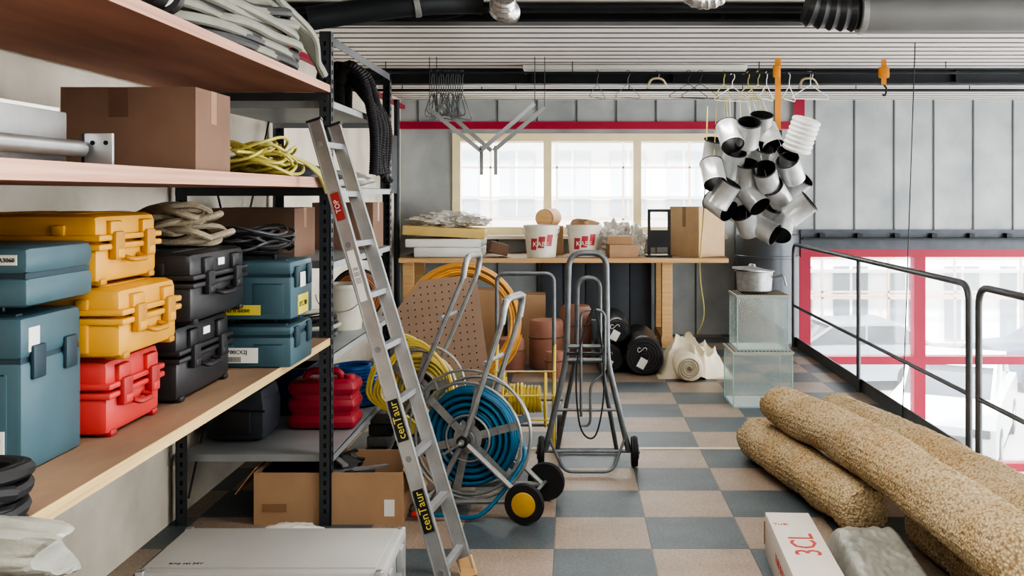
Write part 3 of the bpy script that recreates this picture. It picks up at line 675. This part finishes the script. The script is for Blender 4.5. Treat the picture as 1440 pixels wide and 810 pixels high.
# ---------------------------------------------------------------- bench
b=B('workbench'); BZ=.935
b.bb(-1.78,1.6,10.2,11.2,BZ-.04,BZ,mPlyTop); b.bb(-1.78,1.6,10.19,10.2,BZ-.045,BZ,mWoodL)
for x in(-1.7,.98): b.bb(x-.055,x+.055,10.3,10.38,0,BZ-.045,mWoodL,bev=.005); b.bb(x-.055,x+.055,11.05,11.13,0,BZ-.045,mWoodL,bev=.005)
b.bb(.92,1.04,10.28,11.15,.05,.12,mWoodL); b.done(False)
b=B('storage_panel'); mSP=mat('slate_panel',(88,92,98),.7,var=.06)
for k in range(5): b.bb(-.35+k*.25,-.11+k*.25,11.22,11.26,0.0,.88,mSP,bev=.004)
b.done()
b=B('foam_slab_stack'); mFoam=mat('foam_yellow',(212,184,124),.9,var=.06,bump=.3,bscale=80); 
b.bb(-1.65,-.95,10.35,11.0,BZ,BZ+.10,mWhite,bev=.01); b.bb(-1.75,-.95,10.4,11.05,BZ+.10,BZ+.19,mWhite,bev=.015); b.box((-1.36,10.7,BZ+.26),(.86,.6,.10),mFoam,rot=(0,math.radians(3),.05),bev=.015); b.blob((-1.35,10.75,BZ+.36),(.38,.26,.10),mBag,.5,4,5,6,flatz=-.05,oc=4); b.blob((-1.1,10.7,BZ+.37),(.18,.2,.07),mBag,.5,4,4,7,flatz=-.05,oc=4); b.done()
b=B('folded_board'); b.box((-.78,10.45,BZ+.09),(.2,.2,.12),mCardD,rot=(0,.25,.2),bev=.01); b.done()
mBuc=mat('bucket_white',(224,220,208),.45,var=.04)
mPrint=mat('bucket_red_print',(186,70,76),.5)
def bucket(x,y):
    b=B('plastic_bucket'); b.lathe([(.15,0),(.178,.30),(.19,.30),(.19,.335),(.178,.335),(.17,.31),(.146,.01),(0,.01)],(x,y,BZ),(0,0,1),mBuc,40)
    for k in range(3):
        a0=-pi/2+(-.5+k*.5)
        vs=[];fs=[]
        for i in range(7):
            a=a0-.2+.4*i/6
            for z in(.08+.02*k,.2+.02*k):
                rr=.1505+.0933*z+.0015; vs.append((x+rr*math.cos(a+.35*(z-.1)*2),y+rr*math.sin(a+.35*(z-.1)*2),BZ+z))
        for i in range(6): fs.append([2*i,2*i+2,2*i+3,2*i+1])
        b.add(vs,fs,mPrint)
    ftext(b,'KABE',x,y-.178,BZ+.14,.07,mBuc)
    b.tube([(x+.19*math.cos(t),y-.07,BZ+.3-.14*math.sin(t)) for t in[pi*i/14 for i in range(15)]],.004,mGalv)
    return b
b=bucket(-.325,10.42); b.done()
b=bucket(.12,10.55); b.blob((.12,10.55,BZ+.33),(.15,.15,.06),mCard,.4,3,3,3); b.done()
b=B('wooden_log'); mLog=mat('log_tan',(186,146,108),.7,var=.1); b.X=M.Translation(V((-.24,10.85,BZ)))
b.bb(-.14,.14,-.14,.2,0,.31,mCard); b.cyl((-.06,-.20,.40),(.02,.22,.40),.10,mLog,seg=28); b.lathe([(.095,0),(.06,.006),(0,.008)],(-.06,-.20,.40),(-.16,-1,0),mWoodL,28); b.done()
b=cbox('small_cardboard_box',.52,10.42,BZ,.30,.28,.13,.1); b.done()
b=cbox('small_cardboard_box',.50,10.42,BZ+.137,.26,.22,.08,-.1); b.done()
b=B('white_plastic_bags'); b.blob((.46,10.82,BZ+.14),(.22,.16,.2),mBag,.45,4,5,21,flatz=-.14,oc=4); b.blob((.66,10.72,BZ+.13),(.12,.15,.19),mBag,.45,4,4,22,flatz=-.13,oc=4); b.done()
b=B('black_frame_stand'); b.bb(.79,.82,10.45,10.48,BZ,BZ+.5,mBlk); b.bb(1.0,1.03,10.45,10.48,BZ,BZ+.5,mBlk); b.bb(.82,1.0,10.45,10.48,BZ+.47,BZ+.5,mBlk); b.bb(.82,1.0,10.45,10.48,BZ+.1,BZ+.28,mBlk); b.bb(.77,1.04,10.38,10.56,BZ,BZ+.02,mBlk); b.done()
b=cbox('cardboard_box',1.33,10.62,BZ+.001,.40,.42,.52,math.radians(40),mat('cardboard_light',(192,164,130),.85,var=.06)); b.done()
b=cbox('cardboard_box',-.44,9.90,0,.34,.3,.6,.05); b.done()
b=cbox('cardboard_box',-.85,9.85,0,.36,.34,.65,-.1,mCard); b.done()
mTerra=mat('terracotta',(150,106,88),.7,var=.1)
def sack(x,y,r,h,nm='clay_pipe_bundle',m=mTerra):
    b=B(nm)
    b.lathe([(r*.94,0),(r,.03),(r,h*.5),(r*.98,h-.03),(r*.9,h),(0,h+.005)],(x,y,0),(0,0,1),m,28,fn=lambda a,z,t,j:(a*(1+.02*math.sin(5*t+z*9)),z)); b.torus((x,y,h*.66),(0,0,1),r*1.0,.008,mCardD); b.done()
sack(-.24,9.15,.16,.44); sack(.03,9.6,.15,.52); sack(-.56,8.95,.13,.3); sack(-.15,8.70,.09,.22)
def roll(name,x,y0,y1,z,r,m,dx=0,lab=True):
    b=B(name)
    pr=[(r*.15,0),(r*.7,-.004),(r*.93,0),(r,.02)]+[(r*(1+.02*math.sin(i*2.1)),.02+(y1-y0-.04)*i/12) for i in range(1,12)]+[(r*.93,y1-y0),(r*.1,y1-y0)]
    b.lathe(pr,(x,y0,z),(dx,1,0),m,36,fn=lambda a,zz,t,j:(a*(1+.02*math.sin(3*t+zz*6)),zz))
    n=60; b.tube([(x+math.cos(t*.5)*r*(.1+.8*t/n),y0-.006,z+math.sin(t*.5)*r*(.1+.8*t/n)) for t in range(n)],.003,mHoseD,5)
    if lab: b.box((x-.02,y0-.012,z-r*.35),(.07,.002,.09),mLabel,rot=(0,.5,0)); b.tube([(x-.02+.04*math.cos(t*.4),y0-.012,z+r*.35+.02*math.sin(t*.8)) for t in range(12)],.003,mLabel,5)
    b.done()
mFilm=mat('black_film',(38,39,42),.28,var=.2,scale=8,bump=.5,bscale=25)
roll('film_roll',.63,8.72,9.7,.172,.168,mFilm); roll('film_roll',.335,8.85,9.8,.128,.124,mFilm); roll('film_roll',.40,8.92,9.8,.368,.112,mFilm,lab=True)
mCloth=mat('felt_cream',(216,206,184),.9,var=.05,scale=5,bump=.25,bscale=10)
b=B('felt_fabric_roll')
NX,NY=90,90; vs=[];fs=[]
for i in range(NX):
    for j in range(NY):
        s_=i/(NX-1)*2-1; t_=j/(NY-1)*2-1
        wob=.18*noise.noise(V((s_*1.5,t_*1.5,7)))
        rr=math.sqrt((s_*(1+wob))**2+(t_*(1-wob))**2); env=max(0,1-rr**2.6)
        fold=1-abs(math.sin((s_*1.4+t_*.9+.9*noise.noise(V((s_*1.3,t_*1.3,3))))*4.2))
        fold2=1-abs(math.sin((s_*.9-t_*1.5+.7*noise.noise(V((s_*1.7,t_*1.3,9))))*3.1))
        h=env*(.22+.12*noise.noise(V((s_*1.8,t_*1.6,1))))+(.07*fold**2+.06*fold2**2)*min(1,env*2)
        h-=.05*max(0,s_)*env
        vs.append((1.07+s_*.33,8.97+t_*.42,max(.004,h+.004)))
for i in range(NX-1):
    for j in range(NY-1): a=i*NY+j; fs.append([a,a+NY,a+NY+1,a+1])
b.add(vs,fs,mCloth)
b.lathe([(.02,0),(.105,0),(.115,.015)]+[(.115+.006*math.sin(i),.05*i+.03) for i in range(10)]+[(.09,.5)],(.99,8.42,.118),(.0,1,0),mCloth,36,fn=lambda a,z,t,j:(a*(1+.05*math.sin(2*t+1)),z))
n=60; b.tube([(.99+math.cos(t*.4)*.10*(.15+.85*t/n),8.415,.118+math.sin(t*.4)*.098*(.15+.85*t/n)) for t in range(n)],.006,mat('felt_shadow',(168,158,136),.9),6)
b.cyl((.99,8.41,.118),(.99,8.44,.118),.022,mCardD)
b.done(ang=80)
mTank=glassmat('tank_glass',(248,252,252),.08); mEdge=mat('tank_edge',(150,176,174),.2,var=.05); mPerf=mat('perforated_lid',(170,162,148),.6,var=.1)
def tank(name,x0,x1,y0,y1,z0,h):
    b=B(name); t=.003
    b.bb(x0,x1,y0,y0+t,z0,z0+h,mTank); b.bb(x0,x1,y1-t,y1,z0,z0+h,mTank); b.bb(x0,x0+t,y0+t,y1-t,z0,z0+h,mTank); b.bb(x1-t,x1,y0+t,y1-t,z0,z0+h,mTank); b.bb(x0+t,x1-t,y0+t,y1-t,z0,z0+t,mWhite)
    for xx in(x0,x1):
        for yy in(y0,y1): b.bb(xx-.004,xx+.004,yy-.004,yy+.004,z0,z0+h,mEdge)
    for zz in(z0+.005,z0+h): 
        for yy in(y0,y1): b.bb(x0,x1,yy-.005,yy+.005,zz-.005,zz+.005,mEdge)
        for xx in(x0,x1): b.bb(xx-.005,xx+.005,y0,y1,zz-.005,zz+.005,mEdge)
    b.bb(x0-.012,x1+.012,y0-.012,y1+.012,z0+h+.005,z0+h+.017,mPerf)
    nx=16
    for i in range(nx):
        for j in range(nx):
            xx=x0+(i+.5)*(x1-x0)/nx; yy=y0+(j+.5)*(y1-y0)/nx; b.bb(xx-.006,xx+.006,yy-.006,yy+.006,z0+h+.017,z0+h+.018,mSlot)
    b.done()
tank('glass_terrarium',1.20,1.64,7.42,7.86,0,.40); tank('glass_terrarium',1.24,1.62,7.48,7.84,.419,.40)
b=B('metal_strainer_pan'); b.lathe([(.10,0),(.13,.02),(.14,.16),(.155,.165),(.155,.17),(.135,.165),(.12,.03),(0,.02)],(1.40,7.66,.838),(0,0,1),mGalv,32)
b.lathe([(.15,0),(.15,.012),(.03,.03),(.02,.05),(0,.05)],(1.38,7.66,1.009),(.1,0,1),mAlu,32); b.tube(fil([(1.53,7.62,.96),(1.60,7.55,.98),(1.62,7.55,.9)],.02),.008,mGalv); b.done()
# ---------------------------------------------------------------- coir rolls
def coir_mat():
    m=bpy.data.materials.new('coir_weave'); m.use_nodes=True; nt=m.node_tree;n=nt.nodes;l=nt.links;bs=n['Principled BSDF']
    tc=n.new('ShaderNodeTexCoord'); vo=n.new('ShaderNodeTexVoronoi'); vo.inputs['Scale'].default_value=85
    nz=n.new('ShaderNodeTexNoise'); nz.inputs['Scale'].default_value=4; l.new(tc.outputs['Object'],nz.inputs[0])
    l.new(tc.outputs['Object'],vo.inputs['Vector'])
    rp=n.new('ShaderNodeValToRGB'); e=rp.color_ramp.elements; e[0].position=.15; e[1].position=.9
    e[0].color=(*lin((214,196,162)),1); e[1].color=(*lin((146,120,86)),1); l.new(vo.outputs['Distance'],rp.inputs[0])  # shade of the weave crevices painted into the colour
    mx=n.new('ShaderNodeMix'); mx.data_type='RGBA'; mx.blend_type='MULTIPLY'; mx.inputs[0].default_value=.5
    r2=n.new('ShaderNodeValToRGB'); r2.color_ramp.elements[0].color=(.78,.64,.44,1); r2.color_ramp.elements[1].color=(1,1,1,1); r2.color_ramp.elements[0].position=.35;r2.color_ramp.elements[1].position=.6
    l.new(nz.outputs['Fac'],r2.inputs[0]); l.new(rp.outputs[0],mx.inputs[6]); l.new(r2.outputs[0],mx.inputs[7]); l.new(mx.outputs[2],bs.inputs['Base Color'])
    bp=n.new('ShaderNodeBump'); bp.inputs['Strength'].default_value=.8; bp.inputs['Distance'].default_value=.008; bp.invert=True
    l.new(vo.outputs['Distance'],bp.inputs['Height']); l.new(bp.outputs[0],bs.inputs['Normal']); bs.inputs['Roughness'].default_value=.95
    return m
mCoir=coir_mat()
def coir(ctrl,r0,r1,seed):
    b=B('coir_mat_roll'); pts=cr(ctrl,40); n=len(pts); seg=84
    T_=[(pts[min(i+1,n-1)]-pts[max(i-1,0)]).normalized() for i in range(n)]
    vs=[];fs=[]
    for i in range(n):
        t=i/(n-1); r=r0+(r1-r0)*t
        e=min(1,t*12,(1-t)*12+.3); r*= (.72+.28*math.sqrt(max(0,min(1,e))))
        sx=T_[i].cross(V((0,0,1))).normalized(); up=sx.cross(T_[i])
        for k in range(seg):
            a=2*pi*k/seg
            st=((a/(2*pi)+.35*t+seed*.23)%1.0)
            nn=1+.10*noise.noise(V((math.cos(a)*1.3,math.sin(a)*1.3,t*9+seed*5)))+.09*(st-.5)
            kn=.0045*(math.sin(a*28+i*1.9))*math.cos(i*2.2)
            rr=r*nn+kn
            z=max((up*math.sin(a)*rr*.95+pts[i]).z,.004)
            p=pts[i]+sx*math.cos(a)*rr+up*math.sin(a)*rr*.95; p.z=z; vs.append(p)
    for i in range(n-1):
        for k in range(seg): fs.append([i*seg+k,i*seg+(k+1)%seg,(i+1)*seg+(k+1)%seg,(i+1)*seg+k])
    for i,sg in((0,-1),(n-1,1)):
        base=len(vs); vs.append(pts[i]+T_[i]*sg*.03)
        for k in range(seg): 
            f=[i*seg+k,i*seg+(k+1)%seg,base]; fs.append(f if sg>0 else f[::-1])
    b.add(vs,fs,mCoir)
    c=pts[0]; sx=T_[0].cross(V((0,0,1))).normalized(); up=sx.cross(T_[0])
    sp=[]
    for q in range(70):
        a=q*.28; rr=r0*(.12+.62*q/70); sp.append(c-T_[0]*.012+sx*math.cos(a)*rr+up*math.sin(a)*rr)
    b.tube(sp,.012,mCoir,6)
    b.done()
coir([(1.10,6.05,.125),(1.22,5.4,.125),(1.36,4.60,.125)],.13,.125,1)
coir([(1.20,5.85,.36),(1.38,5.0,.37),(1.47,4.2,.37),(1.54,3.3,.36)],.125,.14,2)
coir([(1.62,6.25,.19),(1.80,5.4,.19),(1.90,4.6,.19),(1.98,3.5,.19)],.18,.19,3)
coir([(1.60,4.5,.12),(1.64,4.0,.12),(1.66,3.2,.12)],.12,.12,4)
b=B('printed_carton'); mWC=mat('carton_white',(206,200,190),.6,var=.04)
b.X=M.Translation(V((.925,3.98,0)))@M.Rotation(math.radians(-3),4,'Z')
b.bb(-.095,.095,-.5,.42,0,.19,mWC,bev=.003); b.text('3CL',.15,mRedC,M.Translation(V((.01,.02,.1905)))@M.Rotation(pi/2,4,'Z')); b.text('TUBI',.03,mRedC,M.Translation(V((-.05,.26,.1905))))
b.text('TUBI ISOLANTI',.05,mRedC,M.Translation(V((-.0955,-.05,.1)))@M.Rotation(-pi/2,4,'Z')@M.Rotation(pi/2,4,'X')); b.bb(-.1,.1,.418,.4215,.05,.15,mTape)
b.done()
b=B('plastic_wrapped_bundle'); b.X=M.Translation(V((1.225,3.90,0)))@M.Rotation(math.radians(-5),4,'Z')
vs=[];fs=[];NX,NY=50,90
for i in range(NX):
    for j in range(NY):
        s_=i/(NX-1)*2-1; t_=j/(NY-1)*2-1
        cre=noise.noise(V((s_*2.5,t_*4,5)))+.5*noise.noise(V((s_*6+2,t_*9,8)))
        z=.17*(1-abs(s_)**8)*(1-abs(t_)**14)+.014*abs(cre)
        vs.append((s_*.17,t_*.47,max(z if abs(s_)<1 and abs(t_)<1 else 0,.0)))
for i in range(NX-1):
    for j in range(NY-1): a=i*NY+j; fs.append([a,a+NY,a+NY+1,a+1])
b.add(vs,fs,mBagG); b.done(ang=70)
# ---------------------------------------------------------------- ceiling things
b=B('clothes_rail'); RZ=2.57; RY=8.0; b.tube([(LW,RY,RZ),(3.6,RY,RZ)],.01,mDark)
for x in(-1.5,0,1.5,3.0): b.tube([(x,RY,RZ),(x,RY,CZ)],.004,mDark)
b.done()
def hanger(b,x,y,th,m,w=.2,drop=0,r=.0028,hs=1):
    X0=M.Translation(V((x,y,RZ+.012-drop)))@M.Rotation(th,4,'Z')
    hk=[(0.0,0,-.10*hs),(0,0,-.06),(.018,0,-.03),(.018,0,-.005),(0,0,.008),(-.018,0,-.004)]
    b.tube([X0@p for p in cr(hk,5)],r,m,5)
    b.tube([X0@V(p) for p in fil([(0,0,-.10*hs),(w,0,-.20*hs),(w*.9,0,-.215*hs),(-w*.9,0,-.215*hs),(-w,0,-.20*hs)],.02,4,True)],r,m,5,True)
b=B('wire_hangers')
for k in range(14): hanger(b,-1.13+.019*k,RY,R(1.1,2.0),mGalvD,.17+R(-.02,.02),0,.0045,1.7+R(-.1,.1))
for u in(840,883): hanger(b,(u-805)/FP*RY,RY,1.0 if u==840 else .5,mGalvD,.12)
for u in(968,985): hanger(b,(u-805)/FP*RY,RY,.3,mDark,.17)
for u in(1018,1030,1052,1066,1078,1110,1140): hanger(b,(u-805)/FP*RY,RY,R(.2,1.2),mLime if u in(1018,1052,1066) else mWhite,.17,R(0,.03),.004)
b.done()
b=B('wooden_hanger')
for u in(924,1137):
    x=(u-805)/FP*RY
    b.tube(cr([(x,RY,RZ-.05),(x+.018,RY,RZ-.02),(x,RY,RZ+.014),(x-.016,RY,RZ-.0)],6),.003,mGalv,5)
    b.tube(cr([(x-.08,RY-.03,RZ-.13),(x-.05,RY,RZ-.06),(x,RY,RZ-.045),(x+.05,RY,RZ-.06),(x+.09,RY+.03,RZ-.12)],6),.012,mat('hanger_beige',(190,178,152),.5),8,flat=.5)
b.done()
b=B('hanging_steel_brackets'); y=7.72
def q(u,v,yy=y): return P(u,v,yy)
mBr=mat('bracket_grey',(122,124,124),.6,.3)
for o in(0,15):
    b.bar(q(602+o,152-o*.3,y+o*.012),q(676+o,212,y+o*.012),.03,.032,mBr); b.bar(q(752+o,146+o*.3,y+o*.012),q(676+o*1.2,212,y+o*.012),.03,.032,mBr)
for u in(677,697): b.bar(q(u,205,y+.05),q(u,246,y+.05),.025,.025,mBr)
for u,v in((604,150),(614,148),(752,148),(766,150)): b.tube([q(u,v),V((q(u,v).x,q(u,v).y,CZ))],.003,mDark)
b.done()
mSl=mat('sleeve_silver',(198,200,200),.32,.4,var=.12,scale=14); mSlI=mat('sleeve_inner',(34,35,37),.5,var=.1)
b=B('hanging_duct_sleeves')
lst=[(1026,190,-10),(1004,214,5),(1030,230,8),(1028,262,-30),(1012,288,-50),(1052,188,0),(1066,222,18),(1049,246,0),(1082,192,-15),(1100,230,22),(1078,250,-25),(1118,262,40),(1058,278,-35),(1080,300,20),(1050,312,-30),(1124,294,50),(1100,318,25),(1092,272,-40),(1070,178,0),(1036,208,20),(1003,244,-5),(1066,262,60),(1112,238,-30),(1038,290,45),(1074,322,-60),(1018,272,30)]
for i,(u,v,a) in enumerate(lst):
    y=7.30+.10*((i*3)%5)
    c=P(u,v,y); ang=math.radians(a)
    ax=V((math.sin(ang),R(-.95,-.25)*(1 if i%4 else -1),math.cos(ang))).normalized(); L=.20; r=.086
    b.lathe([(r,0),(r,.012),(r*.985,.014),(r*.985,L-.014),(r,L-.012),(r,L)],c-ax*L/2,ax,mSl,28,cap=False)
    b.lathe([(r*.95,0),(r*.95,L)],c-ax*L/2,ax,mSlI,28,cap=False)
    for e in(0,L): b.lathe([(r*.95,e),(r,e)],c-ax*L/2,ax,mSlI,28,cap=False)
    b.torus(c+ax*(L/2-.004),ax,r,.004,mSlI,n=28,seg=6)
    if i%2==0: b.tube([c,V((c.x*.6+.4*P(1065,150,y).x,RY,RZ-.21))],.003,mLime if i%4==0 else mWhite,5)
c=P(1126,190,7.4)
for k in range(7): b.torus(c+V((.012*k-.03,0,-.10+.034*k)),(.25,-.3,1),.09,.019,mWhite,n=28)
b.done()
b=B('ratchet_strap'); mStr=mat('strap_orange',(202,132,44),.6)
b.bb(P(1090,0,7.8).x,P(1098,0,7.8).x,7.80,7.806,P(0,205,7.8).z,CZ,mStr); b.box(P(1092,100,7.79),(.055,.03,.1),mStr,bev=.01); b.box(P(1095,190,7.79),(.05,.03,.08),mDark,bev=.006); b.done()
b=B('ratchet_strap'); x=P(1243,0,7.9).x
b.bb(x-.02,x+.02,7.9,7.906,2.46,CZ,mStr); b.box((x,7.9,2.56),(.085,.04,.09),mStr,bev=.012); b.tube(cr([(x,7.9,2.46),(x+.02,7.9,2.43),(x+.01,7.9,2.38),(x-.012,7.9,2.385)],6),.008,mDark,8); b.done()
b=B('yellow_cord'); b.tube(cr([P(995,150,7.7),P(993,215,7.6),P(990,290,7.8),P(984,380,8.1),P(990,440,8.3),P(980,470,8.45)],10),.005,mLime,6); b.done()
b=B('fluorescent_lamp'); x0,x1,y,z=P(736,0,8.25).x,P(1048,0,8.25).x,8.2,CZ-.045
b.bb(x0,x1,y-.05,y+.05,z,z+.04,mWhite,bev=.005); b.cyl((x0+.03,y,z-.015),(x1-.03,y,z-.015),.013,mWhite)
for x in(x0+.02,x1-.02): b.box((x,y,z-.01),(.02,.04,.04),mWhite)
b.done()
mDu=mat('duct_grey',(132,134,134),.5,.4,var=.08,scale=3)
b=B('ventilation_duct'); DZ=2.535
b.cyl((1.46,5.1,DZ),(5.5,5.0,DZ),.112,mDu,seg=48)
for x in(1.46,2.9,4.2): b.lathe([(.112,0),(.12,.005),(.12,.03),(.112,.035)],(x,5.1-(x-1.46)*.025,DZ),(1,-.025,0),mGalv,48,cap=False)
corr(b,[V((1.46-.30*math.sin(t),5.1,DZ+.06*(1-math.cos(t)))) for t in[pi/2*.8*i/10 for i in range(11)]],.108,mBlk,.05,36)
b.done()
b=B('ventilation_pipe'); b.tube(cr([(-1.30,4.9,2.46),(-1.1,4.95,2.50),(-.8,5.0,2.55),(-.56,5.1,2.58),(-.46,5.12,2.58)],10),.06,mDark,28)
b.lathe([(.062,0),(.07,.003),(.07,.03),(.062,.033)],(-.8,5.0,2.55),(1,.15,.2),mGalv,30,cap=False); b.done()
b=B('flexible_foil_duct'); mFo=mat('foil',(206,206,206),.25,.9,var=.1,scale=30,bump=.6,bscale=40); corr(b,cr([(-.34,4.95,2.58),(-.35,5.0,2.55),(-.36,5.05,2.54),(-.34,5.25,2.56),(-.3,5.3,2.58)],10),.065,mFo,.03,24); corr(b,cr([(.58,5.0,2.60),(.63,5.0,2.57),(.7,5.0,2.57),(.76,5.0,2.60)],8),.045,mFo,.03,20); b.done()
b=B('cable_tray'); b.bb(LW,8,8.75,8.8,2.50,2.52,mDark); 
for k in range(9): b.tube([(-1.5+k,8.775,2.51),(-1.5+k,8.775,CZ)],.004,mDark)
b.done()
b=B('wall_pipe'); b.tube([(LW+.08,10.6,0),(LW+.08,10.6,2.6)],.03,mDark,12); b.tube([(LW+.08,9.9,0),(LW+.08,9.9,2.6)],.02,mPost,12); b.bb(LW,LW+.12,10.1,10.4,1.6,2.2,mPost); b.done()
# ---------------------------------------------------------------- light & camera
w=bpy.data.worlds.new('World'); bpy.context.scene.world=w; w.use_nodes=True
bg=w.node_tree.nodes['Background']; bg.inputs[0].default_value=(.95,.975,1,1); bg.inputs[1].default_value=9.0
sun=bpy.data.lights.new('sun','SUN'); sun.energy=24; sun.angle=.05; so=bpy.data.objects.new('sun',sun); so.rotation_euler=(math.radians(40),0,math.radians(-12)); bpy.context.scene.collection.objects.link(so)
def area(name,loc,sx,sy,e,col=(1,.97,.93),rot=(0,0,0)):
    a=bpy.data.lights.new(name,'AREA'); a.shape='RECTANGLE'; a.size=sx; a.size_y=sy; a.energy=e; a.color=col
    o=bpy.data.objects.new(name,a); o.location=loc; o.rotation_euler=rot; bpy.context.scene.collection.objects.link(o)
area('fill_light_1',(.3,1.2,2.6),2.5,1.2,100); area('fill_light_2',(.5,4.2,2.62),1.5,.3,40); area('fill_light_3',(.3,7.2,2.62),2.2,.2,30)  # added fill lights under the ceiling, no fixtures at these spots
cam=bpy.data.cameras.new('camera'); co=bpy.data.objects.new('camera',cam); bpy.context.scene.collection.objects.link(co)
co.location=(0,0,HC); co.rotation_euler=(pi/2,0,0); cam.sensor_width=36; cam.lens=35.0
cam.shift_x=(720-805)/1440; cam.shift_y=-(405-272)/1440; cam.clip_start=.05; cam.clip_end=200
bpy.context.scene.camera=co
vs_=bpy.context.scene.view_settings; vs_.view_transform='AgX'; vs_.look='AgX - High Contrast'; vs_.exposure=-.15
